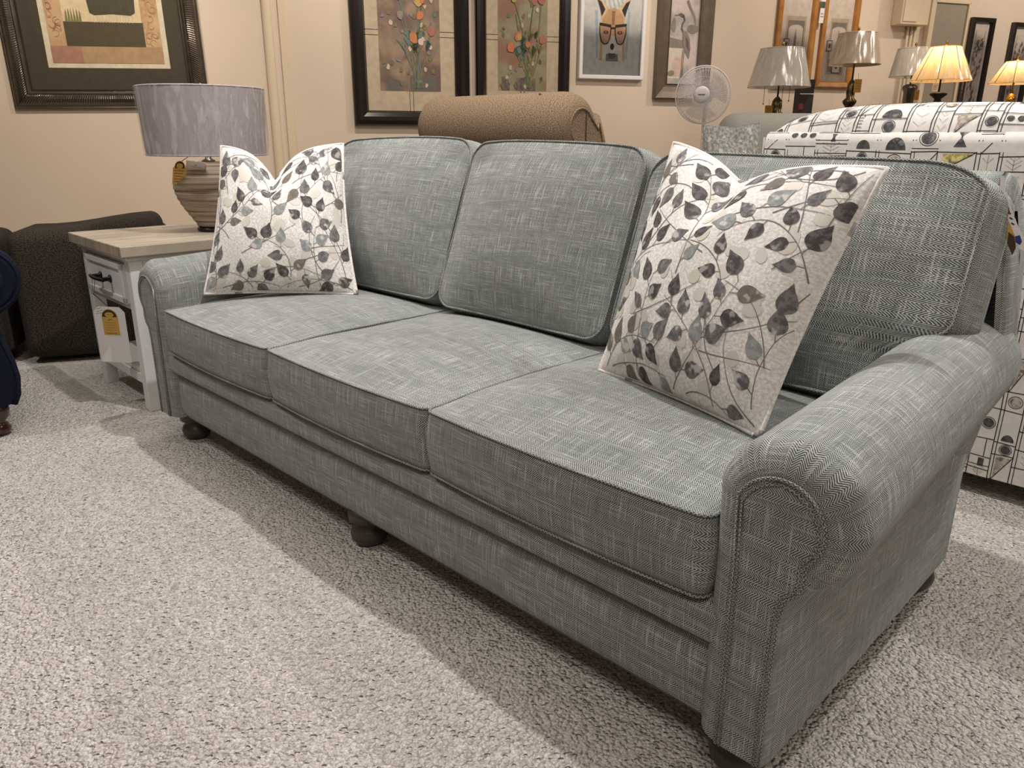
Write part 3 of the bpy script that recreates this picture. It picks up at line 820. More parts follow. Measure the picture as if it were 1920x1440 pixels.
# ------------------------------------------------------------------ simple upholstered pieces
def rboxT(mb, x0, x1, y0, y1, z0, z1, r, mat, T, n=6):
    """rounded soft box through transform T"""
    c = Vector(((x0+x1)/2, (y0+y1)/2, (z0+z1)/2)); h = Vector(((x1-x0)/2, (y1-y0)/2, (z1-z0)/2)); r = min(r, min(h)*.98)
    def pt(q):
        p = Vector([q[i]*h[i] for i in range(3)]); k = Vector([max(-(h[i]-r), min(h[i]-r, p[i])) for i in range(3)])
        d = p-k
        if d.length > 1e-9: d = d.normalized()*r
        return T(c+k+d)
    for ax in range(3):
        a, b = (ax+1) % 3, (ax+2) % 3
        A = edgy(n, h[a], r, 4); B = edgy(n, h[b], r, 4)
        for sgn in (-1, 1):
            P = []; U = []
            for bb in B:
                row = []; ur = []
                for aa in A:
                    q = [0, 0, 0]; q[ax] = sgn; q[a] = aa; q[b] = bb; row.append(pt(q)); ur.append((aa*h[a], bb*h[b]))
                P.append(row); U.append(ur)
            mb.grid(P, mat, U, flip=(sgn < 0))
def frameT(ox, oy, ang):
    return lambda p: Vector((ox+p[0]*cos(ang)-p[1]*sin(ang), oy+p[0]*sin(ang)+p[1]*cos(ang), p[2]))
def up_part(name, parent, T, dims, r, mat):
    m = MB(); rboxT(m, *dims, r, mat, T); return m.build(name, parent)
def simple_sofa(name, label, ox, oy, ang, w, mat, zb=1.0, za=.66, d=.9, cat='sofa', foot='foot', backr=.09, crest=0, bx0=.08):
    T = frameT(ox, oy, ang); t = thing(name, label, cat, T((w/2, d/2, 0)))
    def TB(p): 
        q = Vector(p)
        if crest and q.z > .6: q.z += crest*(1-((q.x-w/2)/(w/2))**2)*(q.z-.6)/.4
        return T(q)
    up_part('base', t, T, (.1, w-.1, .02, d, .08, .34), .02, mat)
    m = MB(); rboxT(m, bx0, w-.08, d-.20, d, .30, zb, min(backr, .095), mat, TB, 16); m.build('back', t)
    for a in (0, w-.2): up_part('arm', t, T, (a, a+.2, .0, d-.04, .08, za), .08, mat)
    k = 2 if w < 1.9 else 3; cw = (w-.42)/k
    for i in range(k): up_part('seat_cushion', t, T, (.21+i*cw+.003, .21+(i+1)*cw-.003, -.01, d-.21, .341, .49), .04, mat)
    for fx in (.1, w-.1):
        for fy in (.08, d-.08):
            m = MB(); p = T((fx, fy, 0)); m.lathe([(0, 0), (.025, 0), (.035, .09), (0, .09)], foot, p, 16); m.build('foot', t, loc=p)
    return t, T

# brown rolled-back chair behind the sofa (faces away)
bc = thing('accent_chair', 'brown tweed chair with tall rolled back standing behind the grey sofa', 'armchair', (-.15, 1.75, 0))
X0, X1 = -.46, .385
prof = []
c = (1.45, .965); r = .125
prof += [(1.42, .12), (1.42, .3), (1.42, .5), (1.415, .70), (1.40, .82), (1.375, .868)]
for i in range(25):
    a = -2.35+(-2.35-1.9)*0 + (-(i/24))*(pi*1.12); prof.append((c[0]+r*cos(a), c[1]+r*sin(a)))
prof += [(1.60, 1.02), (1.64, .93), (1.68, .8), (1.71, .65), (1.73, .45), (1.73, .12)]
def chair_rows(xs, ins):
    rows = []
    for x, s_ in zip(xs, ins):
        row = []
        for i, p in enumerate(prof):
            a = prof[max(0, i-1)]; b = prof[min(len(prof)-1, i+1)]; ty_, tz_ = b[0]-a[0], b[1]-a[1]; l = hypot(ty_, tz_)
            row.append((x, p[0]+tz_/l*s_, p[1]-ty_/l*s_))
        rows.append(row)
    return rows
xs = [X0, X0+.004, X0+.015, X0+.035, X0+.06]+lin(X0+.09, X1-.10, 8)+[X1-.07, X1-.045, X1-.025, X1-.010, X1-.002, X1]
ins = [.05, .035, .017, .004, 0]+[0]*9+[.002, .010, .022, .038, .052, .062]
m = MB(); rows = chair_rows(xs, ins); m.grid(rows, 'brown_tweed'); bo = m.build('back', bc)
for xx, rw, sg in ((X1-.002, rows[-1], 1), (X0+.002, rows[0], -1)):
    m = MB(); pts = [(xx, p[1], p[2]) for p in rw]; m.face(pts if sg > 0 else pts[::-1], 'brown_tweed', [(p[1], p[2]) for p in (rw if sg > 0 else rw[::-1])]); pn = m.build('end_panel', bo)
    m = MB(); m.tube([(xx, p[1], p[2]) for p in rw], .005, 'brown_tweed'); m.tube([(xx+sg*.001, 1.475, z) for z in lin(.3, 1.022, 12)], .0022, 'brown_dark'); m.build('piping', pn)
m = MB()
for a, b_ in (((X1-.17, c[0]-.05, c[1]+r*.93), (X1-.04, c[0]-.085, c[1]+.05)), ((X1-.13, c[0]-.118, c[1]+.03), (X1-.04, c[0]-.10, c[1]-.02)), ((X1-.10, c[0]+.03, c[1]+r*.98), (X1-.02, c[0]+.0, c[1]+r*.62))):
    m.tube([Vector(a).lerp(Vector(b_), t) + Vector((0, -.004*sin(pi*t)*0, .0)) for t in lin(0, 1, 8)], .004, 'brown_dark', 6)
m.build('pleat', bo)
up_part('seat', bc, lambda p: Vector(p), (X0+.02, X1-.02, 1.70, 2.10, .14, .46), .05, 'brown_tweed')
for a in (X0-.03, X1-.07): up_part('arm', bc, lambda p: Vector(p), (a, a+.10, 1.68, 2.08, .12, .64), .045, 'brown_tweed')
for fx in (X0+.05, X1-.05):
    for fy in (1.48, 2.02):
        m = MB(); m.lathe([(0, 0), (.018, 0), (.028, .13), (0, .13)], 'foot', (fx, fy, 0), 16); m.build('foot', bc, loc=(fx, fy, 0))

# dark tweed furniture at the left
T = frameT(-1.42, -.20, math.radians(61.6-0))
dt = thing('sofa', 'dark brown tweed loveseat against the wall behind the white end table', 'sofa', T((.5, .5, 0)))
# local x along wall, local y towards the wall
def TD(p): return T(p)
def TDc(p):
    q = Vector(p)
    if q.z > .3: q.z += .045*sstep(.25, .68, q.x)*(q.z-.3)/.25
    return T(q)
up_part('arm', dt, TDc, (.14, .70, -.02, .36, .02, .555), .05, 'dark_tweed')
up_part('base', dt, T, (-1.4, .08, .06, .75, .04, .36), .03, 'dark_tweed')
up_part('seat_cushion', dt, T, (-1.4, .07, -.02, .46, .04, .535), .06, 'dark_tweed')
up_part('back', dt, T, (-1.4, .12, .60, .80, .05, .40), .05, 'dark_tweed')
up_part('back_cushion', dt, TDc, (.14, .665, .62, .80, .02, .478), .045, 'dark_tweed')

# navy armchair at the left edge
nv = thing('armchair', 'navy blue rolled-arm chair cut off by the left edge of the photo', 'armchair', (-.83, -.74, 0))
def nav_arm(x_off, flip):
    mb = MB(); pr = []
    cx, cz, r = 0.0, .50, .115
    pr = [(-.055, .09), (-.05, .2), (-.05, .3), (-.055, .385)]
    for i in range(27):
        a = pi+.55-(i/26)*(pi+1.75); pr.append((cx+r*cos(a), cz+r*sin(a)))
    pr += [(.020, .37), (.036, .31), (.052, .24), (.058, .18), (.050, .12), (.036, .09)]
    ys = [0, .004, .012, .03, .05]+lin(.1, .70, 8); ii = [.03, .018, .007, .001, 0]+[0]*9
    rows = []
    for y, s_ in zip(ys, ii):
        row = []
        for i, p in enumerate(pr):
            a = pr[max(0, i-1)]; b = pr[min(len(pr)-1, i+1)]; ax_, az_ = b[0]-a[0], b[1]-a[1]; l = hypot(ax_, az_)
            row.append(TN((x_off+p[0]+az_/l*s_, y, max(.09, p[1]-ax_/l*s_))))
        rows.append(row)
    mb.grid([[r_[i] for r_ in rows] for i in range(len(pr))], 'navy'); mb.face(rows[0][::-1], 'navy'); mb.face(rows[-1], 'navy')
    o = mb.build('arm', nv)
    w = MB(); w.tube(rows[1], .004, 'navy'); w.lathe([(0, 0), (.06, 0), (.055, .008), (0, .012)], 'navy', TN((x_off, .002, cz)), 24, ax=TNd((0, -1, 0))); w.build('front_panel', o)
NA = math.radians(15)
NA = pi/2
TN = lambda p: Vector((-.48-p[1], -.342+p[0], p[2]))
TNd = lambda p: Vector((p[0]*cos(NA)-p[1]*sin(NA), p[0]*sin(NA)+p[1]*cos(NA), p[2]))

# ------------------------------------------------------------------ PATTERNED LOVESEAT behind, at the right
ps = thing('loveseat', 'white loveseat with black geometric line print, its back turned, behind the grey sofa', 'loveseat', (2.0, 1.85, 0))
PX0, PX1, PY = 1.150, 2.95, 1.385
def geo_print(mb, S, x0, x1, z0, z1, seed, cell=.105, lvl=.0006, lw=.0022):
    rr = random.Random(seed)
    x = x0; cols = []
    while x < x1-.02:
        w = rr.choice([.045, .065, .08, .09, .05]); cols.append((x, min(x1, x+w))); x += w
    for a, b in cols:
        # long warp lines, often doubled
        ribbon(mb, S, [(a+rr.uniform(-.001, .001), z0+(z1-z0)*i/10) for i in range(11)], lw, 'line_print', lvl, .04)
        if rr.random() < .8: ribbon(mb, S, [(a+.008+rr.uniform(-.001, .001), z0+(z1-z0)*i/10) for i in range(11)], lw*.8, 'line_print', lvl, .04)
        z = z0+rr.uniform(-.03, .0); w = b-a-.01; xa = a+.009
        while z < z1:
            hh = rr.choice([.035, .05, .07, .09]); za, zb = max(z, z0), min(z+hh, z1); z += hh
            if zb-za < .02: continue
            ribbon(mb, S, [(a, za), (b, za+rr.uniform(-.003, .003))], lw, 'line_print', lvl, .03)
            if rr.random() < .3: ribbon(mb, S, [(a, za+.009), (b, za+.009)], lw*.8, 'line_print', lvl, .03)
            k = rr.random(); cx, cz = xa+w/2, (za+zb)/2; rad = min(.026, min(w, zb-za)*.33)
            if k < .22:
                poly(mb, S, ell(cx, cz, rad, rad, 16), rr.choice(['dark_print', 'dark_print', 'taupe_print', 'dark_print']), lvl)
                e = ell(cx, cz, rad*1.22, rad*1.22, 20); ribbon(mb, S, e+[e[0]], lw*.7, 'line_print', lvl, .03)
            elif k < .30: poly(mb, S, ell(cx, za+.006, rad*1.1, rad*1.4, 12, 0, pi), 'dark_print', lvl)
            elif k < .40 and zb-za > .05:
                n = 6
                for i in range(1, n): ribbon(mb, S, [(xa, za+(zb-za)*i/n), (xa+w*.35, za+(zb-za)*i/n)], lw*.8, 'line_print', lvl, .05)
                ribbon(mb, S, [(xa+w*.35, za), (xa+w*.35, zb)], lw*.8, 'line_print', lvl, .05)
            elif k < .50:
                for i in range(3):
                    q = za+(zb-za)*(i+.5)/3.3; ribbon(mb, S, [(xa+w*.15, q+.012), (xa+w*.45, q), (xa+w*.75, q+.012)], lw*.5, 'taupe_print', lvl, .05)
                ribbon(mb, S, [(xa+w*.45, za), (xa+w*.45, zb)], lw*.5, 'taupe_print', lvl, .05)
            elif k < .58: poly(mb, S, [(xa+.003, zb-.004), (xa+w-.002, zb-.004), (xa+.003, za+.004)], rr.choice(['gold_print', 'taupe_print']), lvl); ribbon(mb, S, [(xa, za), (xa+w, zb)], lw*.8, 'line_print', lvl, .03)
            elif k < .66: ribbon(mb, S, [(xa, za), (xa+w, zb)], lw*.9, 'line_print', lvl, .03)
            elif k < .72 and w > .05:
                for i in range(3): poly(mb, S, ell(xa+w*(i+.5)/3, cz, w*.12, w*.12, 10), 'dark_print', lvl)
            elif k < .80: poly(mb, S, [(cx-rad*.6, cz-rad), (cx+rad*.6, cz-rad), (cx+rad*.6, cz+rad), (cx-rad*.6, cz+rad)], 'dark_print', lvl)
            elif k < .9: ribbon(mb, S, [(xa+w*.6, za), (xa+w*.6, zb)], lw*.9, 'line_print', lvl, .05)
# outside back: slab with rounded top
def PB(u, v, off=0):
    # v: height along surface 0..; top rolls over
    zt, r = .915, .03; x = PX0+u
    if v <= zt-.06: return Vector((x, PY-off, .06+v*(zt-.06-.0)/(zt-.06)))
    a = (v-(zt-.06))/r
    a = min(a, pi*.75)
    return Vector((x, PY+r-(r+off)*cos(a), zt+(r+off)*sin(a)))
mb = MB(); L_ = PX1-PX0; hv = .855
mb.grid([[PB(u, v) for u in lin(0, L_, 30)] for v in lin(0, hv, 12)+[hv+.03*a for a in lin(.2, 2.3, 9)]], 'white_print', None)
geo_print(mb, PB, 0, L_, 0, hv+.055, 21)
# left end of the back (rounded side)
mb.grid([[(PX0-.012*sin(a), PY+.012-.012*cos(a)+b, z) for a in lin(0, pi/2, 4) for b in ([0] if a < pi/2-1e-6 else [0, .20])] for z in lin(.06, .93, 6)], 'white_print', flip=True)
mb.build('outside_back', ps, weld=False)
# back cushions rising behind the frame
def PCf(x0, x1, z, h, d):
    def S(u, v, off=0):
        # u 0..1 across, v 0..1 over the top from back to front
        a = pi*(v); s = 2*u-1
        e = (1-abs(s)**3.2)**.42 if abs(s) < 1 else 0
        yy = PY+.135-(d/2+off)*cos(a)*(.5+.5*e); zz = z+(h*e+.0)*sin(a)**.7+off*sin(a)
        return Vector((x0+(x1-x0)*u, yy, zz))
    return S
for (a, b, hh_, sd) in ((PX0-.035, 2.02, .12, 5), (2.03, PX1-.02, .125, 8)):
    S = PCf(a, b, .90, hh_, .235); mb = MB(); us = [0, .01, .03, .06, .1]+lin(.15, .85, 16)+[.9, .94, .97, .99, 1]
    mb.grid([[S(u, v) for u in us] for v in lin(0, 1, 20)], 'white_print')
    wS = lambda x, z, off=0, S=S, a=a, b=b: S(max(.0, min(1, x/(b-a))), max(0.0, min(1, z/.34)), off+.0015)
    geo_print(mb, wS, .02, b-a-.02, .02, .32, sd)
    mb.build('back_cushion', ps, weld=False)
    up_part('cushion_core', ps, lambda p: Vector(p), (a+.06, b-.06, PY+.05, PY+.22, .45, .93), .04, 'white_print')
I_ = lambda p: Vector(p)
up_part('base', ps, I_, (PX0+.06, PX1-.06, PY+.04, PY+.90, .065, .32), .03, 'white_print')
for a in (PX0+.0, PX1-.2): up_part('arm', ps, I_, (a+.005, a+.2, PY+.03, PY+.86, .065, .60), .07, 'white_print')
for k in range(2): up_part('seat_cushion', ps, I_, (PX0+.21+k*.69, PX0+.21+(k+1)*.69-.006, PY+.24, PY+.92, .32, .48), .05, 'white_print')
for fx in (PX0+.1, PX1-.1):
    for fy in (PY+.08, PY+.82):
        m = MB(); m.lathe([(0, 0), (.02, 0), (.03, .07), (0, .07)], 'foot', (fx, fy, 0), 16); m.build('foot', ps, loc=(fx, fy, 0))

# hang tags clipped between the sofa back and cushion
def card3(pts, t, mat, name, parent, deco=None):
    pts = [Vector(p) for p in pts]; n = (pts[1]-pts[0]).cross(pts[-1]-pts[0]).normalized()
    if n.dot(co.location-pts[0]) < 0: n = -n
    m = MB(); a = [p+n*t for p in pts]; m.face(a, mat); m.face(pts[::-1], mat)
    for i in range(len(pts)): j = (i+1) % len(pts); m.face([pts[i], pts[j], a[j], a[i]], mat)
    if deco: deco(m, n)
    return m.build(name, parent)

# ------------------------------------------------------------------ PICTURES
def frame(name, label, s0, s1, z0, z1, prof, mat, parent_extra=None, mdeep=.0, ribs=None, tilt=0, lean=0, glass=True, matmat=None, rail=None):
    """prof: (inset from outer edge, height off wall)"""
    cx, cz = (s0+s1)/2, (z0+z1)/2
    def S(s, z, off=0):
        ds, dz = s-cx, z-cz
        return WP(cx+ds*cos(tilt)-dz*sin(tilt), cz+ds*sin(tilt)+dz*cos(tilt), off+lean*(z-z0))
    o = thing(name, label, 'picture', S(cx, z0, .002))
    m = MB(); cor = lambda i: [(s0+i, z0+i), (s1-i, z0+i), (s1-i, z1-i), (s0+i, z1-i)]
    for k in range(4):
        a0 = cor(0)[k]; b0 = cor(0)[(k+1) % 4]; length = hypot(b0[0]-a0[0], b0[1]-a0[1]); nseg = int(length/ribs/1)*4 if ribs else 1
        rows = []
        for ins, hh in prof:
            a = cor(ins)[k]; b = cor(ins)[(k+1) % 4]; row = []
            for i in range(nseg+1):
                t = i/nseg; rip = 0
                if ribs and .02 < ins < rail-.012: rip = .0045*abs(sin(pi*t*length/ribs))
                row.append(S(a[0]+(b[0]-a[0])*t, a[1]+(b[1]-a[1])*t, hh+rip))
            rows.append(row)
        m.grid(rows, mat, smooth=False, flip=True)
    m.build('frame', o)
    return o, S
def rectpts(s0, s1, z0, z1): return [(s0, z0), (s1, z0), (s1, z1), (s0, z1)]
def art(o, S, name, build, off):
    m = MB(); build(m, lambda s, z, l=0: S(s, z, off+l)); return m.build(name, o, weld=False)
def paintmat(name, a, b, c, sc_=14):
    t = NT(name); uv, u, v = t.uv()
    f = t.noise(t.comb(t.math('MULTIPLY', u, sc_), t.math('MULTIPLY', v, sc_*.6)), 1, 5, .65); g = t.noise(uv, 5, 3)
    k = t.mix(t.step(f, .4, .6), a, b); k = t.mix(t.step(g, .42, .62), k, c)
    t.l(k, t.b.inputs['Base Color']); t.b.inputs['Roughness'].default_value = .55; return t.m
for n_, c_ in dict(mat_olive=(62, 54, 38), mat_cream=(206, 196, 172), mat_white=(214, 212, 210), mat_bronze=(108, 98, 84), mat_beige=(182, 166, 144), p_tan=(168, 136, 102), p_rose=(160, 116, 96), p_dk=(74, 64, 44), p_tree=(66, 60, 46), p_sky=(206, 186, 150), p_trunk=(190, 176, 150), orange=(188, 114, 74), coral=(162, 102, 88), yellow=(172, 152, 88), teal=(92, 116, 112), olive=(116, 112, 70), dkgreen=(66, 80, 64), fox1=(208, 170, 126), fox2=(226, 196, 160), foxw=(222, 220, 214), foxd=(56, 44, 40), lens=(204, 158, 138), paleblue=(176, 192, 204), grey1=(132, 122, 116), grey2=(96, 86, 84), heron_b=(186, 176, 172), pink=(200, 176, 166), sepia=(120, 98, 78), stone=(206, 194, 182)).items():
    M[n_] = plain('print_'+n_, srgb(*c_), .7, var=.08, scale=25)
M['paint_left'] = paintmat('print_ground_warm', srgb(150, 126, 104), srgb(128, 116, 98), srgb(104, 84, 78))
M['paint_right'] = paintmat('print_ground_sage', srgb(132, 126, 100), srgb(146, 138, 110), srgb(136, 100, 82))
M['paint_low'] = paintmat('print_ground_dusk', srgb(84, 74, 72), srgb(118, 104, 94), srgb(96, 92, 84), 40)
M['paint_heron'] = paintmat('print_ground_mist', srgb(186, 176, 172), srgb(160, 154, 152), srgb(206, 190, 184), 8)
M['scroll'] = paintmat('print_scroll_tan', srgb(184, 150, 108), srgb(166, 132, 94), srgb(192, 160, 120), 60)
M['frame_black'] = plain('black_lacquer_frame', srgb(26, 20, 20), .22, coat=.3)
M['frame_white'] = plain('white_frame', srgb(228, 226, 226), .4)
M['frame_bronze'] = plain('brushed_bronze_frame', srgb(104, 92, 78), .35, metal=.35, var=.1)
M['frame_gold'] = wood('honey_oak_frame', srgb(150, 98, 44), srgb(182, 126, 62), 8, 8, .35)
M['frame_pewter'] = plain('ribbed_pewter_frame', srgb(112, 102, 92), .25, metal=.85, var=.15, scale=8)

# 1. landscape in ribbed frame
pf = [(0, 0), (0, .02), (.006, .024), (.012, .022), (.02, .026), (.035, .036), (.055, .040), (.072, .036), (.082, .030), (.088, .034), (.094, .030), (.102, .022), (.108, .024), (.112, .012)]
o, S = frame('framed_landscape', 'large landscape print with dark mat in ribbed pewter frame above the end table', -.217, .885, 1.085, 2.25, pf, 'frame_pewter', ribs=.014, rail=.094, tilt=.018)
def b_(m, S):
    ngon(m, S, rectpts(-.107, .775, 1.195, 2.14), 'mat_olive', 0)
    ngon(m, S, rectpts(.003, .682, 1.318, 2.02), 'mat_cream', .001)
    ngon(m, S, rectpts(.033, .652, 1.345, 1.99), 'scroll', .002)
    ngon(m, S, rectpts(.033, .652, 1.345, 1.44), 'p_tan', .0025)
    ngon(m, S, rectpts(.033, .20, 1.345, 1.44), 'p_rose', .003)
    ngon(m, S, rectpts(.125, .555, 1.44, 1.95), 'p_sky', .003)
    ngon(m, S, rectpts(.125, .560, 1.44, 1.575), 'p_dk', .0035)
    rr = random.Random(2)
    for i in range(6):
        x = .145+.015*i; ngon(m, S, [(x-.007, 1.577), (x+.007, 1.577), (x+.005, 1.60+.03*rr.random()), (x, 1.66-.008*abs(i-2.5)), (x-.005, 1.60)], 'olive', .004)
    for i in range(14):
        x = .295+.016*i+rr.uniform(-.003, .003); ribbon(m, S, [(x, 1.572), (x+rr.uniform(-.006, .006), 1.62)], .0045, 'p_trunk', .0045, 1)
    ngon(m, S, [(.275, 1.625), (.30, 1.612), (.40, 1.620), (.50, 1.614), (.525, 1.63), (.53, 1.70), (.515, 1.78), (.48, 1.86), (.40, 1.89), (.32, 1.87), (.275, 1.78), (.268, 1.69)], 'p_tree', .005)
    for i in range(5): ribbon(m, S, bez((.30+.05*i, 1.63), (.29+.05*i, 1.74), (.31+.05*i, 1.84)), .01, 'p_dk', .0055, .03)
    for i in range(26):
        for (xa, xb) in ((.04, .118), (.565, .645)):
            x, z = rr.uniform(xa+.01, xb-.01), rr.uniform(1.46, 1.9); e = ell(x, z, .018, .018, 10, 0, 4.2, rot=rr.uniform(0, 6)); ribbon(m, S, [p for p in e if xa < p[0] < xb] or [e[0], e[1]], .002, 'p_rose', .004, .1)
art(o, S, 'print', b_, .012)

# 2/3. the two tulip prints
pfb = [(0, 0), (0, .03), (.01, .042), (.035, .048), (.06, .046), (.085, .034), (.095, .02), (.100, .012)]
def flowers(label, s0, s1, z0, m0, m1, p0, p1, zm, zp, seed, ground, fl, rw=.1, lines=1.6):
    o, S = frame('framed_tulip_print', label, s0, s1, z0, 2.2, [(a*rw/.1, h) for a, h in pfb], 'frame_black'); o['group'] = 'wide black framed tulip prints'
    rr = random.Random(seed)
    def b_(m, S):
        ngon(m, S, rectpts(s0+rw*.95, s1-rw*.95, z0+rw*.95, 2.2-rw*.95), 'mat_beige', 0)
        ngon(m, S, rectpts(p0, p1, zp, 2.02), ground, .001)
        for k in range(10):
            a = rr.uniform(p0, p1-.09); w = rr.uniform(.03, .09); z = zp+rr.uniform(0, .06)
            ngon(m, S, wob(rectpts(a, min(p1, a+w), zp, z+.05), .0), 'paint_low', .0012+.0001*k)
        cx = (p0+p1)/2+.06
        for k in range(11):
            x0 = cx+rr.uniform(-.03, .03); x1 = cx+rr.uniform(-.15, .13); zt = zp+rr.uniform(.26, .6)
            x1 = max(p0+.03, min(p1-.03, x1))
            pts = bez((x0, zp+.02), ((x0+x1)/2+rr.uniform(-.04, .04), zp+.25), (x1, zt))
            ribbon(m, S, pts, rr.uniform(.004, .008), rr.choice(['olive', 'dkgreen', 'teal', 'olive']), .003+.0002*k, .05)
            if k < 9:
                la = rr.uniform(.02, .035); poly(m, S, wob(ell(x1, zt, la*.8, la, 9, rot=rr.uniform(-.4, .4)), .004, rr), fl[k % len(fl)], .006+.0002*k)
            xm, zm_ = pts[8]
            for _ in range(2): poly(m, S, [(xm, zm_), (xm+rr.uniform(-.05, .05), zm_+.05), (xm+rr.uniform(-.02, .02), zm_+.075), (xm-.006, zm_+.03)], rr.choice(['dkgreen', 'olive', 'teal']), .005)
        for k in range(46):
            x, z = rr.uniform(p0+.02, p1-.03), rr.uniform(zp+.02, 1.9); poly(m, S, wob(ell(x, z, .012, .016, 7), .005, rr), rr.choice(['grey1', 'olive', 'mat_beige', 'sepia', 'teal', 'pink', 'grey1', 'olive']), .0045)
        for dz in (0, -.033):
            ribbon(m, S, [(s0+rw, lines+dz), (p0, lines+dz)], .0035, 'ink', .001, 1); ribbon(m, S, [(p1, lines+dz), (s1-rw, lines+dz)], .0035, 'ink', .001, 1)
        for dx in (0, .025): ribbon(m, S, [((p0+p1)/2-.01+dx, zp), ((p0+p1)/2-.01+dx, z0+rw)], .0035, 'ink', .001, 1)
    art(o, S, 'print', b_, .012)
flowers('framed tulip print on dusky pink ground, left of the two wide black frames', 1.805, 2.605, .995, 0, 0, 1.99, 2.405, 1.098, 1.222, 4, 'paint_left', ['coral', 'orange', 'pink', 'coral', 'orange', 'yellow', 'grey1'])
flowers('framed tulip print on sage ground, wide black frame nearest the fox picture', 2.652, 3.345, 1.0, 0, 0, 2.815, 3.175, 1.1, 1.24, 9, 'paint_right', ['orange', 'coral', 'yellow', 'orange', 'teal', 'coral'], rw=.082)

# 4. fox with glasses in white frame
o, S = frame('framed_fox_picture', 'white framed picture of a fox wearing big black glasses', 3.413, 3.925, 1.330, 1.99, [(0, 0), (0, .035), (.004, .04), (.024, .04), (.028, .036), (.03, .012)], 'frame_white')
def b_(m, S):
    ngon(m, S, rectpts(3.44, 3.898, 1.357, 1.965), 'mat_white', 0)
    ngon(m, S, rectpts(3.535, 3.80, 1.475, 1.95), 'foxw', .001)
    cx = 3.675; z = lambda y: 1.860-(y)*.00372   # rows counted down from the top of the visible part
    P = lambda x, y: (cx+(x-1146.5)*.00378, z(y))
    for k in range(7): ribbon(m, S, [P(1118+k*9, 0), P(1124+k*9, 18)], .012, 'paleblue', .0015, 1)
    ribbon(m, S, [P(1112, 20), P(1116, 104)], .02, 'paleblue', .0015, 1); ribbon(m, S, [P(1179, 20), P(1176, 104)], .018, 'paleblue', .0015, 1)
    ngon(m, S, [P(1122, 60), P(1171, 60), P(1174, 108), P(1120, 108)], 'fox1', .002)
    ngon(m, S, [P(1126, 78), P(1167, 78), P(1168, 109), P(1126, 109)], 'foxw', .0024)
    ngon(m, S, [P(1134, 96), P(1158, 96), P(1160, 109), P(1134, 109)], 'grey1', .0026)
    for sgn in (-1, 1):
        Q = lambda x, y: P(1146.5+sgn*x, y)
        poly(m, S, [Q(7, 22), Q(24, 36), Q(27, 20), Q(37, -4), Q(24, 2), Q(12, 12)], 'fox2', .003)
        poly(m, S, [Q(17, 18), Q(24, 30), Q(28, 16), Q(34, 0), Q(25, 5)], 'foxd', .0034)
        poly(m, S, [Q(12, 74), Q(26, 72), Q(27, 62), Q(29, 48), Q(20, 44)], 'fox1', .0031)
    poly(m, S, [P(1125, 34), P(1134, 18), P(1146, 14), P(1159, 18), P(1168, 34), P(1172, 54), P(1167, 70), P(1157, 80), P(1152, 92), P(1146, 96), P(1140, 92), P(1135, 80), P(1125, 70), P(1121, 54)], 'fox1', .0036)
    poly(m, S, [P(1137, 64), P(1156, 64), P(1158, 84), P(1152, 94), P(1146, 96), P(1140, 94), P(1135, 84)], 'foxw', .004)
    poly(m, S, [P(1143, 20), P(1150, 20), P(1149, 44), P(1144, 44)], 'p_rose', .004)
    poly(m, S, ell(*P(1146, 83), .016, .022, 12), 'foxd', .0046); ribbon(m, S, [P(1139, 95), P(1146, 97), P(1153, 95)], .006, 'foxd', .0046, 1)
    poly(m, S, wob(ell(*P(1146, 100), .03, .018, 10), .002), 'grey2', .0043)
    for sgn in (-1, 1):
        c_ = P(1146.5+sgn*14.5, 60); poly(m, S, ell(*c_, .036, .052, 16), 'lens', .0045)
        poly(m, S, ell(c_[0], c_[1]+.008, .020, .012, 10), 'foxd', .0049); poly(m, S, ell(c_[0], c_[1]+.009, .009, .009, 8), 'p_tan', .0052)
        poly(m, S, ell(c_[0], c_[1]-.036, .018, .008, 8), 'pink', .0050)
        Q = lambda x, y: P(1146.5+sgn*x, y)
        ribbon(m, S, [Q(4, 48), Q(27, 45), Q(27, 60), Q(23, 74), Q(17, 79), Q(10, 77), Q(6, 68), Q(4, 50)], .008, 'foxd', .0056, .5)
        ribbon(m, S, [Q(4, 46), Q(28, 43)], .014, 'foxd', .0058, .5)
    ribbon(m, S, [P(1141, 50), P(1152, 50)], .012, 'foxd', .0058, .5)
art(o, S, 'print', b_, .012)
m = MB(); m.face([S(*p, .032) for p in rectpts(3.44, 3.898, 1.357, 1.965)], 'glass'); m.build('glass', o)

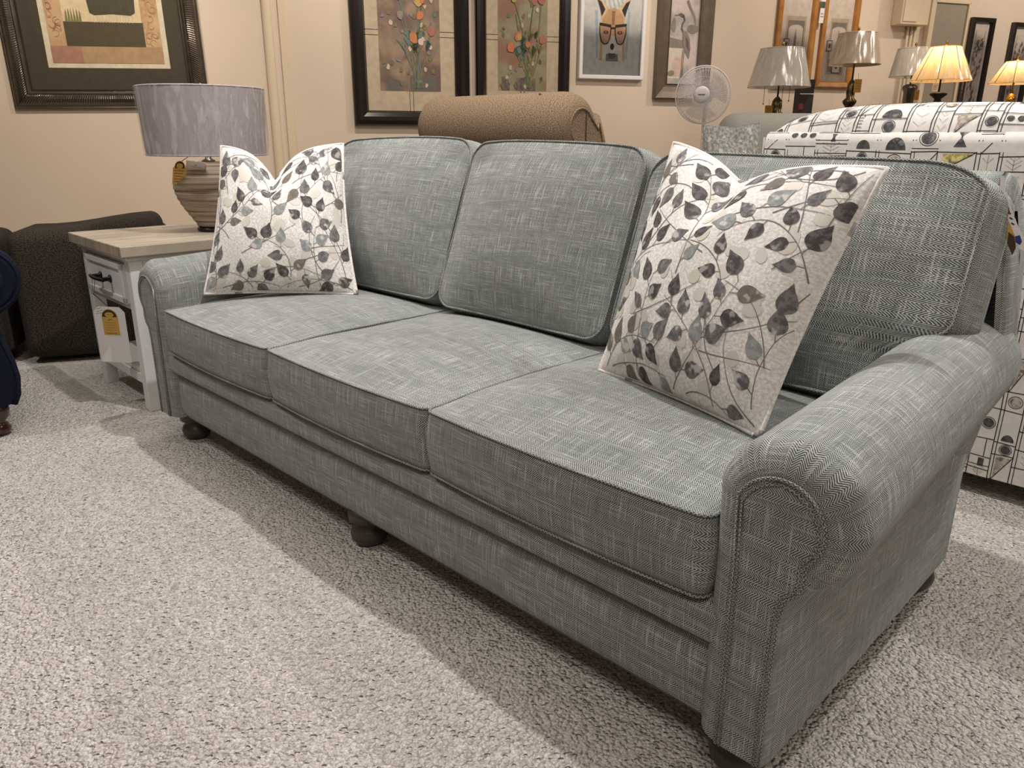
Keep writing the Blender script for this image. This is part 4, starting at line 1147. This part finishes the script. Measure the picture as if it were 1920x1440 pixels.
# 5. heron picture
o, S = frame('framed_heron_picture', 'tall heron print in wide brushed bronze frame behind the white fan', 4.022, 4.478, 1.205, 2.15, [(0, 0), (0, .04), (.006, .045), (.05, .03), (.085, .02), (.10, .018), (.105, .026), (.108, .012)], 'frame_bronze')
def b_(m, S):
    ngon(m, S, rectpts(4.128, 4.372, 1.31, 2.05), 'paint_heron', 0)
    sx = lambda px: 4.128+(px-1254)*(4.395-4.132)/(1312-1250)*.93
    z = lambda y: 1.890-y*.00366
    P = lambda x, y: (sx(x), z(y))
    ngon(m, S, [P(1252, 88), P(1280, 88), P(1280, 148), P(1250, 148)], 'stone', .001)
    poly(m, S, [P(1252, 70), P(1285, 76), P(1288, 90), P(1254, 90)], 'grey1', .0014)
    poly(m, S, wob(ell(*P(1262, 48), .02, .05, 10), .004), 'grey1', .0015); poly(m, S, wob(ell(*P(1302, 54), .05, .03, 10), .004), 'grey1', .0015)
    poly(m, S, wob(ell(*P(1275, 125), .05, .07, 12), .01), 'pink', .0017); poly(m, S, wob(ell(*P(1262, 138), .03, .02, 10), .004), 'grey1', .0019)
    ribbon(m, S, [P(1288, 2), P(1296, 18), P(1304, 30), P(1308, 46)], .022, 'grey1', .002, .05, taper=True)
    ribbon(m, S, [P(1263, 30), P(1272, 29)], .005, 'sepia', .003, 1)
    poly(m, S, [P(1270, 28), P(1276, 25), P(1282, 28), P(1284, 34), P(1278, 33)], 'grey2', .003)
    ribbon(m, S, [P(1281, 29), P(1284, 38), P(1280, 46), P(1279, 54), P(1284, 62)], .012, 'grey2', .003, .02)
    poly(m, S, [P(1282, 58), P(1290, 58), P(1297, 72), P(1300, 90), P(1298, 110), P(1293, 104), P(1287, 92), P(1282, 76)], 'grey1', .0034)
    poly(m, S, [P(1288, 66), P(1295, 78), P(1297, 96), P(1290, 86)], 'grey2', .0037)
    for x in (1285, 1288): ribbon(m, S, [P(x, 92), P(x-2, 120), P(x-1, 146)], .005, 'sepia', .0032, .05)
art(o, S, 'print', b_, .012)

# 6/7. honey oak frames with urn prints
def urn(label, s0, s1, z0, seed):
    o, S = frame('framed_urn_print', label, s0, s1, z0, 2.25, [(0, 0), (0, .03), (.01, .036), (.035, .030), (.046, .018), (.05, .012)], 'frame_gold'); o['group'] = 'honey oak framed urn prints'
    rr = random.Random(seed)
    def b_(m, S):
        w = s1-s0
        ngon(m, S, rectpts(s0+.048, s1-.048, z0+.048, 2.2), 'stone', 0)
        ngon(m, S, rectpts(s0+.085, s1-.085, z0+.10, 1.82), 'mat_beige', .001); ngon(m, S, rectpts(s0+.10, s1-.10, z0+.12, 1.79), 'grey1', .002)
        cx = (s0+s1)/2
        ngon(m, S, [(cx-.065, 1.52), (cx+.065, 1.52), (cx+.065, 1.73)]+[(cx+.065*cos(a), 1.73+.03*sin(a)) for a in lin(0, pi, 8)][1:-1]+[(cx-.065, 1.73)], 'stone', .003)
        poly(m, S, [(cx-.012, 1.56), (cx+.012, 1.56), (cx+.01, 1.66), (cx, 1.74), (cx-.01, 1.66)], 'grey1', .004)
        for (a, b, c_, d) in ((-.10, -.05, 1.58, 1.66), (-.03, .05, 1.42, 1.52), (.03, .06, 1.50, 1.56)):
            ngon(m, S, rectpts(cx+a, cx+b, c_, d), 'sepia', .005); ngon(m, S, rectpts(cx+a+.007, cx+b-.007, c_+.007, d-.007), 'stone', .006); poly(m, S, ell(cx+(a+b)/2, (c_+d)/2, .012, .02, 8), 'grey2', .007)
    art(o, S, 'print', b_, .012)
    m = MB(); m.face([S(*p, .02) for p in rectpts(s0+.048, s1-.048, z0+.048, 2.2)], 'glass'); m.build('glass', o)
urn('honey oak framed urn print, left one, above the silvery lamp shade', 5.035, 5.385, 1.30, 1)
urn('honey oak framed urn print, right one, behind the tan lamp shade', 5.44, 5.775, 1.31, 2)
o = thing('hang_tag', 'narrow white hang tag with green top between the two honey oak frames', 'price tag', WP(5.41, 1.78, .05))
Sg = lambda s, z, off=0: WP(s, z, .045+off)
flat(o, 'card', Sg, [(5.385, 1.775), (5.425, 1.775), (5.43, 1.965), (5.39, 1.965)], .002, 'paper', lambda m: (ngon(m, Sg, [(5.386, 1.88), (5.426, 1.88), (5.428, 1.925), (5.388, 1.925)], M['dkgreen'], .003), scrib(m, Sg, 5.395, 5.42, 1.84, 'ink', .004, .003), scrib(m, Sg, 5.395, 5.42, 1.82, 'ink', .004, .003)))
m = MB(); m.tube([WP(5.41, 1.96, .046), WP(5.41, 2.1, .044)], .0015, 'string', 6); m.build('string', o)

# 8/9. black framed botanical prints
def botan(label, s0, s1, z0, z1, seed, lean=.0):
    o, S = frame('framed_botanical_print', label, s0, s1, z0, z1, [(0, 0), (0, .03), (.008, .036), (.035, .032), (.045, .012)], 'frame_black', lean=lean); o['group'] = 'black framed botanical prints'
    rr = random.Random(seed)
    def b_(m, S):
        ngon(m, S, rectpts(s0+.044, s1-.044, z0+.044, z1-.044), 'stone', 0)
        r_ = rectpts(s0+.075, s1-.075, z0+.11, z1-.10); ribbon(m, S, r_+[r_[0]], .003, 'sepia', .001, 1)
        cx = (s0+s1)/2
        for k in range(60):
            x, z = rr.gauss(cx, (s1-s0)*.11), rr.uniform(z0+.2, z1-.16); x = max(s0+.08, min(s1-.08, x))
            poly(m, S, ell(x, z, rr.uniform(.004, .009), rr.uniform(.014, .03), 7, rot=rr.uniform(-.6, .6)), rr.choice(['sepia', 'grey1', 'pink', 'grey2']), .002+.00005*k)
    art(o, S, 'print', b_, .012)
    m = MB(); m.face([S(*p, .02) for p in rectpts(s0+.044, s1-.044, z0+.044, z1-.044)], 'glass'); m.build('glass', o)
botan('tall black framed sepia botanical print, right of the grey door', 6.90, 7.145, 1.02, 1.885, 3)
botan('tall black framed sepia botanical print at the right edge of the photo', 7.345, 7.60, 1.02, 1.865, 6)

# ------------------------------------------------------------------ distant furniture and lamps
UA = math.atan2(.733, .68)
simple_sofa('sofa', 'light grey sofa with gently curved back, beyond the printed loveseat', .298, 2.237, UA, 1.8, 'grey_cloth', zb=1.055, d=.84, backr=.11, bx0=.40)
simple_sofa('sofa', 'blue grey sofa with arched back beyond the light grey sofa', .375, 3.876, UA, 1.5, 'blue_cloth', zb=1.075, d=.62, backr=.06, crest=.06)
def lowtable(name, label, cx, cy, ang, w, d, h, mat='cherry_foot'):
    T = frameT(cx, cy, ang); t = thing(name, label, 'side table', (cx, cy, 0))
    m = MB(); m.box(-w/2, w/2, -d/2, d/2, h-.03, h, mat, .004, T); m.build('table_top', t)
    m = MB(); m.box(-w/2+.02, w/2-.02, -d/2+.02, d/2-.02, h-.12, h-.031, mat, .004, T); m.build('apron', t)
    for sx in (-1, 1):
        for sy in (-1, 1):
            m = MB(); m.box(sx*(w/2-.04)-.02, sx*(w/2-.04)+.02, sy*(d/2-.04)-.02, sy*(d/2-.04)+.02, 0, h-.121, mat, .003, T); m.build('leg', t)
def shade_lamp(label, x, y, zt, zshade0, zshade1, r0, r1, shade, basem, baseprof, lit=False, plastic=True, cat='table lamp', pull=False, pleats=0, finial='gold'):
    t = thing('table_lamp', label, cat, (x, y, zt), 'lamps on the pedestal tables')
    m = MB(); m.lathe(baseprof, basem, (x, y, zt), 28); m.build('base', t, loc=(x, y, zt))
    top = baseprof[-1][1]+zt
    m = MB(); m.tube([(x, y, top-.005), (x, y, zshade1+.012)], .006, basem, 10); m.build('stem', t)
    m = MB(); m.lathe([(0, 0), (.008, 0), (.004, .008), (.010, .018), (.008, .028), (0, .034)], finial, (x, y, zshade1+.01), 14); m.build('finial', t)
    m = MB(); n = 96
    def rr_(t_, a): 
        rad = r0+(r1-r0)*t_
        if pleats: rad += .0035*abs(sin(pleats*a/2))-.002
        return rad
    m.grid([[(x+rr_(t_, a)*cos(a), y+rr_(t_, a)*sin(a), zshade0+(zshade1-zshade0)*t_) for a in lin(0, 2*pi, n)] for t_ in lin(0, 1, 8)], shade)
    for z, r in ((zshade0, r0), (zshade1, r1)): m.tube([(x+r*cos(a), y+r*sin(a), z) for a in lin(0, 2*pi, 48)[:-1]], .003, shade, 6, closed=True)
    for a in (.3, 2.4, 4.5): m.tube([(x, y, zshade1), (x+r1*cos(a), y+r1*sin(a), zshade1)], .002, basem, 6)
    if pleats:
        for k in range(8):
            a = 2*pi*k/8+.2; m.tube([(x+(rr_(t_, a)+.002)*cos(a), y+(rr_(t_, a)+.002)*sin(a), zshade0+(zshade1-zshade0)*t_) for t_ in lin(0, 1, 6)], .0025, 'p_tan', 6)
    m.build('lamp_shade', t)
    if plastic: wrap(t, x, y, zshade0, zshade1, r0, r1, 'plastic2', .004, int(abs(x*100))+3, 90)
    if lit:
        m = MB(); m.lathe([(0, 0), (.012, 0), (.03, .04), (.028, .06), (0, .078)], 'bulb', (x, y, (zshade0+zshade1)/2-.04), 16); m.build('bulb', t)
        l = bpy.data.lights.new('lamp_bulb', 'POINT'); l.energy = 3.2; l.color = (1, .74, .46); l.shadow_soft_size = .05
        lo = bpy.data.objects.new('bulb_light', l); COL.objects.link(lo); lo.location = (x, y, (zshade0+zshade1)/2+.06)
    if pull:
        for d in (-.09, .03, .075):
            p = Vector((x, y, 0))+cam_r*d; m = MB(); m.tube([p+Vector((0, 0, zshade0+.05)), p+Vector((0, 0, zshade0-.10+.02*(d > 0)))], .0015, 'bronze', 6); m.lathe([(0, 0), (.006, .004), (0, .012)], 'bronze', p+Vector((0, 0, zshade0-.11+.02*(d > 0))), 10); m.build('pull_chain', t)
    return t
turned = [(0, 0), (.09, 0), (.09, .015), (.06, .03), (.035, .06), (.03, .12), (.055, .17), (.06, .22), (.03, .27), (.022, .30), (.05, .32), (.055, .33), (.03, .345), (.035, .37), (.03, .40), (.012, .42), (0, .42)]
for lab, x_, y_, h_ in (('under the silvery-shaded lamp', -.232, 4.19, .68), ('under the tan-shaded lamp', -.005, 4.80, .66), ('under the ribbed pewter lamp', .10, 5.62, .66), ('under the lit lamp with dark base', .445, 5.17, .60), ('under the lit brass lamp at the right edge', .745, 5.76, .60)):
    t_ = thing('side_table', 'small round dark wood pedestal table '+lab, 'side table', (x_, y_, 0), 'pedestal tables carrying the lamps')
    for nm, pr_ in (('table_top', [(0, h_-.025), (.15, h_-.025), (.155, h_-.012), (.15, h_), (0, h_)]), ('pedestal', [(0, .03), (.05, .03), (.03, .10), (.025, .3), (.04, .45), (.025, h_-.06), (.06, h_-.025), (0, h_-.025)]), ('foot', [(0, 0), (.13, 0), (.13, .02), (.05, .03), (0, .03)])):
        m = MB(); m.lathe(pr_, 'cherry_foot', (x_, y_, 0), 28); m.build(nm, t_)
shade_lamp('table lamp with pale silvery shade in plastic and bronze urn base', -.232, 4.19, .68, 1.245, 1.475, .195, .135, 'shade_cream', 'bronze', [(r, z*1.2) for r, z in turned], pull=True)
shade_lamp('table lamp with tan shade wrapped in shiny plastic on ornate bronze base', -.005, 4.80, .66, 1.405, 1.600, .165, .12, 'shade_tan', 'bronze', [(r*.85, z*1.55) for r, z in turned])
shade_lamp('table lamp with pale drum shade on ribbed pewter column, half hidden', .10, 5.62, .66, 1.368, 1.56, .155, .12, 'shade_cream', 'pewter', [(0, 0), (.09, 0), (.09, .02), (.04, .05), (.036, .30), (.040, .60), (.052, .62), (.052, .64), (.03, .655), (0, .655)])
shade_lamp('lit pleated lamp with warm cream bell shade and dark urn base', .445, 5.17, .60, 1.302, 1.512, .188, .092, 'lit_shade', 'dark_iron', [(0, 0), (.08, 0), (.08, .02), (.03, .06), (.03, .3), (.05, .45), (.03, .56), (.02, .585), (.055, .612), (.055, .622), (.02, .63), (0, .635)], lit=True, plastic=True, pleats=30)
shade_lamp('lit pleated lamp with cream bell shade and polished brass base at the right edge', .745, 5.76, .60, 1.300, 1.442, .155, .07, 'lit_shade', 'gold', [(0, 0), (.08, 0), (.08, .02), (.03, .06), (.03, .3), (.05, .45), (.03, .53), (.02, .55), (.034, .585), (.034, .60), (.015, .63), (0, .64)], lit=True, plastic=True, pleats=30)
def smalltag(label, c, w, h, mat):
    S = lambda x, z, off=0: Vector(c)+cam_r*x+Vector((0, 0, z))-cam_f*off
    o = thing('hang_tag', label, 'price tag', S(0, 0)); flat(o, 'card', S, [(-w/2, -h), (w/2, -h), (w/2, 0), (-w/2, 0)], .0012, mat, lambda m: [scrib(m, S, -w*.3, w*.3, -h*k, 'ink', .002, .0016, .001) for k in (.3, .5, .7)])
    m = MB(); m.tube([S(0, 0), S(0, .04, -.01)], .001, 'string', 6); m.build('string', o)
smalltag('small white price tag under the lit dark-based lamp shade', (.44, 5.10, 1.285), .042, .055, 'paper')
smalltag('small tan tag on the silvery-shaded lamp base', (-.25, 4.12, 1.13), .05, .06, 'amber')
smalltag('small tan tag hanging on the ornate bronze lamp', (.045, 4.78, 1.31), .05, .085, 'amber')
smalltag('small tan tag beside the ribbed pewter lamp column', (.17, 5.58, 1.27), .035, .07, 'amber')

# pedestal fan
fc = Vector((-.514, 3.733, 1.188)); fr = .174; fdir = (co.location-fc); fdir.z = -.0; fdir.normalize(); fdir = (fdir+Vector((-.15, -.05, .0))).normalized()
fx_ = Vector((0, 0, 1)).cross(fdir).normalized()
fan = thing('pedestal_fan', 'white pedestal fan with round wire grille standing by the wall', 'fan', (fc.x, fc.y, 0)-fdir*.06 if False else Vector((fc.x, fc.y, 0))-fdir*.10)
M['fan_white'] = plain('white_plastic', srgb(226, 222, 222), .4)
M['fan_clear'] = plain('pale_translucent_blade', srgb(206, 206, 212), .3, alpha=.30)
def FP(r, a, d=0): return fc+fx_*(r*cos(a))+Vector((0, 0, 1))*(r*sin(a))+fdir*d
m = MB(); m.tube([FP(fr, a) for a in lin(0, 2*pi, 60)[:-1]], .0045, 'fan_white', 8, closed=True); m.tube([FP(fr*.97, a, -.05) for a in lin(0, 2*pi, 60)[:-1]], .003, 'fan_white', 6, closed=True)
for rg in (.06, .11, .145): m.tube([FP(rg, a, .045*(1-(rg/fr)**2)**.5) for a in lin(0, 2*pi, 40)[:-1]], .0009, 'fan_white', 5, closed=True)
for k in range(110):
    a = 2*pi*k/110; m.tube([FP(r_, a+.25*(r_/fr), .045*max(0, 1-(r_/fr)**2)**.5) for r_ in lin(.045, fr, 5)], .0011, 'fan_white', 4)
    if k % 2 == 0: m.tube([FP(r_, a, -.05-.045*max(0, 1-(r_/fr)**2)**.5) for r_ in lin(.045, fr*.97, 4)], .0010, 'fan_white', 4)
m.build('grille', fan)
for k in range(3):
    m = MB(); a0 = 2*pi*k/3+.4; P = [[FP(r_, a0+w*(.55+.25*(r_/fr)), -.025+.02*w) for w in lin(-1, 1, 8)] for r_ in lin(.04, fr*.86, 6)]; m.grid(P, 'fan_clear'); P2 = [[p-fdir*.0015 for p in r_] for r_ in P]; m.grid(P2, 'fan_clear', flip=True); m.build('blade', fan)
m = MB(); m.lathe([(0, .052), (.03, .052), (.05, .046), (.054, .038), (.054, .03), (0, .03)][::-1], 'fan_white', fc, 32, ax=fdir)
Sf = lambda x, z, off=0: fc+fx_*x+Vector((0, 0, z))+fdir*(.0525+off)
scrib(m, Sf, -.022, .022, 0, 'ink', .005, .001, .0006); m.build('hub_badge', fan)
m = MB(); m.lathe([(0, -.20), (.03, -.20), (.045, -.17), (.05, -.10), (.04, -.07), (0, -.07)], 'fan_white', fc, 24, ax=fdir); m.build('motor', fan)
pb = Vector((fc.x, fc.y, 0))-fdir*.12
m = MB(); m.tube([pb+Vector((0, 0, .03)), pb+Vector((0, 0, .65))], .016, 'fan_white', 14); m.tube([pb+Vector((0, 0, .65)), pb+Vector((0, 0, 1.15))], .011, 'fan_white', 14); m.build('pole', fan)
m = MB(); m.lathe([(0, 0), (.19, 0), (.19, .012), (.15, .025), (.04, .04), (.025, .07), (0, .07)], 'fan_white', pb, 36); m.build('base', fan)

# dark display box leaning by the wall between the frames
db = thing('display_box', 'tall dark navy box standing by the wall under the honey oak frames', 'box', (-.30, 4.72, 0))
Tb = frameT(-.30, 4.72, .85)
m = MB(); m.box(-.05, .05, -.05, .05, 0, 1.318, 'ink', .004, Tb); m.build('case', db)
m = MB(); m.box(-.052, .052, -.052, -.0505, 1.22, 1.226, 'paper', .0, Tb); m.box(-.052, -.02, -.052, -.0505, 1.12, 1.16, 'red_ink', 0, Tb); m.build('label_band', db)

# small patterned pillow on the grey sofa
M['damask'] = leafmat('grey_damask', srgb(150, 150, 146), srgb(196, 196, 192), srgb(226, 226, 222))
make_pillow('throw_pillow', 'small pale grey damask throw pillow on the light grey sofa, below the fan', (.235, 2.575, .60), (.430, 2.775, .60), (.372, 2.830, 1.0), (.165, 2.64, .985), .1, .06, .5, .055, .05, 6, leafs=False, mat='damask', back='damask')

# navy arm geometry now that materials exist
nav_arm(0, 1); nav_arm(-.80, 1)
up_part('seat', nv, TN, (-.75, -.05, .01, .70, .12, .46), .05, 'navy')
up_part('back', nv, TN, (-.80, -.0, .58, .74, .12, .62), .06, 'navy')
for q in ((-.03, .035), (-.77, .035), (-.03, .66), (-.77, .66)):
    p = TN((q[0], q[1], 0)); m = MB(); m.lathe([(0, 0), (.022, 0), (.034, .012), (.036, .024), (.026, .040), (.022, .046), (.036, .060), (.040, .085), (.034, .105), (0, .105)], 'cherry_foot', p, 24); m.build('foot', nv, loc=p)

# ------------------------------------------------------------------ tags on the big sofa
tg = thing('hang_tag', 'bunch of long paper tags hanging behind the right back cushion of the grey sofa', 'price tag', (1.97, .66, .86))
TQ = lambda x, z, off=0: Vector((x, .74+.2*(x-1.965), z))+Vector((.2, -.96, 0))*off
def tagshape(name, pts, mat, lvl, deco=None):
    S = lambda x, z, off=0: TQ(x, z, off+lvl)
    return flat(tg, name, S, pts, .0012, mat, deco)
tagshape('loop', [(1.931, .866), (1.936, .867), (1.941, .850), (1.943, .815), (1.937, .812), (1.934, .84)][::-1], 'paper', .002)
tagshape('tan_card', [(1.940, .812), (1.947, .803), (1.957, .792), (1.968, .768), (1.974, .748), (1.971, .734), (1.960, .754), (1.945, .785)][::-1], 'kraft', 0)
tagshape('brown_card', [(1.959, .772), (1.968, .765), (1.974, .746), (1.971, .732), (1.960, .752)][::-1], 'brown_print', .002)
def d3(m):
    S = lambda x, z, off=0: TQ(x, z, off+.004)
    ngon(m, S, [(1.969, .765), (1.976, .768), (1.981, .757), (1.979, .751), (1.972, .755)], 'blue_ink', .002)
    ribbon(m, S, [(1.944, .828), (1.955, .803)], .003, 'red_ink', .002, 1)
    for k in range(4): ribbon(m, S, [(1.948+.004*k, .815-.009*k), (1.953+.004*k, .812-.009*k)], .0022, 'ink', .002, 1)
tagshape('white_card', [(1.940, .842), (1.945, .838), (1.962, .800), (1.970, .785), (1.992, .748), (1.990, .740), (1.980, .744), (1.960, .784), (1.945, .808)][::-1], 'paper', .004, d3)

# ------------------------------------------------------------------ LIGHTS
def spot(x, y, z, tx_, ty_, tz_, e, size=60, blend=.3, col=(1, .86, .70), rad=.03):
    l = bpy.data.lights.new('ceiling_spot', 'SPOT'); l.energy = e; l.color = col; l.spot_size = math.radians(size); l.spot_blend = blend; l.shadow_soft_size = rad
    o = bpy.data.objects.new('ceiling_spot', l); COL.objects.link(o); o.location = (x, y, z)
    o.rotation_euler = (Vector((tx_, ty_, tz_))-Vector((x, y, z))).to_track_quat('-Z', 'Y').to_euler()
def area(x, y, z, sx, sy, e, col=(1, .94, .88)):
    l = bpy.data.lights.new('ceiling_fill', 'AREA'); l.shape = 'RECTANGLE'; l.size = sx; l.size_y = sy; l.energy = e; l.color = col
    o = bpy.data.objects.new('ceiling_fill', l); COL.objects.link(o); o.location = (x, y, z)
neutral = (1, .978, .955); warm = (1, .88, .74)
spot(.95, .50, 2.85, .95, .25, 0, 126, 112, .3, neutral)            # over the sofa, throws its shadow forward
spot(1.5, -1.7, 2.85, 1.0, .6, .75, 26, 60, .6, neutral, .06)      # onto the back cushions
spot(-.8, -1.2, 2.85, -.3, -.3, 0, 60, 66, .3, neutral)            # floor at left
spot(2.45, 1.65, 2.85, 2.3, .85, 0, 75, 58, .3, neutral)            # floor behind right arm
spot(-.6, 1.2, 2.85, -.3, .7, .6, 30, 60, .5, neutral)             # lamp and left end
spot(.1, 1.75, 2.9, .0, 1.45, 1.0, 46, 45, .6, warm)
spot(2.2, 3.0, 2.85, 1.7, 1.8, .9, 95, 60, .5, neutral)
for s_, e_ in ((-.2, 84), (1.4, 74), (3.2, 64), (5.0, 56), (7.0, 56)):     # wall washers
    p = WP(s_+.5, 2.85, 1.3); q = WP(s_, 1.2, 0); spot(p.x, p.y, p.z, q.x, q.y, q.z, e_, 95, .8, warm, .03)
for s_, o_ in ((1, 3), (4.5, 3), (1, 6.5), (4.5, 6.5), (7.5, 3)):  # unseen area lights added under the ceiling for soft general fill
    p = WP(s_, 2.98, o_); area(p.x, p.y, p.z, 1.0, 1.0, 22)
w = bpy.data.worlds.new('world'); sc.world = w; w.use_nodes = True; w.node_tree.nodes['Background'].inputs[0].default_value = (.9, .8, .68, 1); w.node_tree.nodes['Background'].inputs[1].default_value = .05
sc.view_settings.view_transform = 'Standard'; sc.view_settings.look = 'None'; sc.view_settings.gamma = 1; sc.view_settings.use_curve_mapping = False
sc.view_settings.exposure = 0.36
sc.cycles.use_denoising = True
sc.cycles.denoising_prefilter = 'NONE'
sc.cycles.max_bounces = 6; sc.cycles.transparent_max_bounces = 16
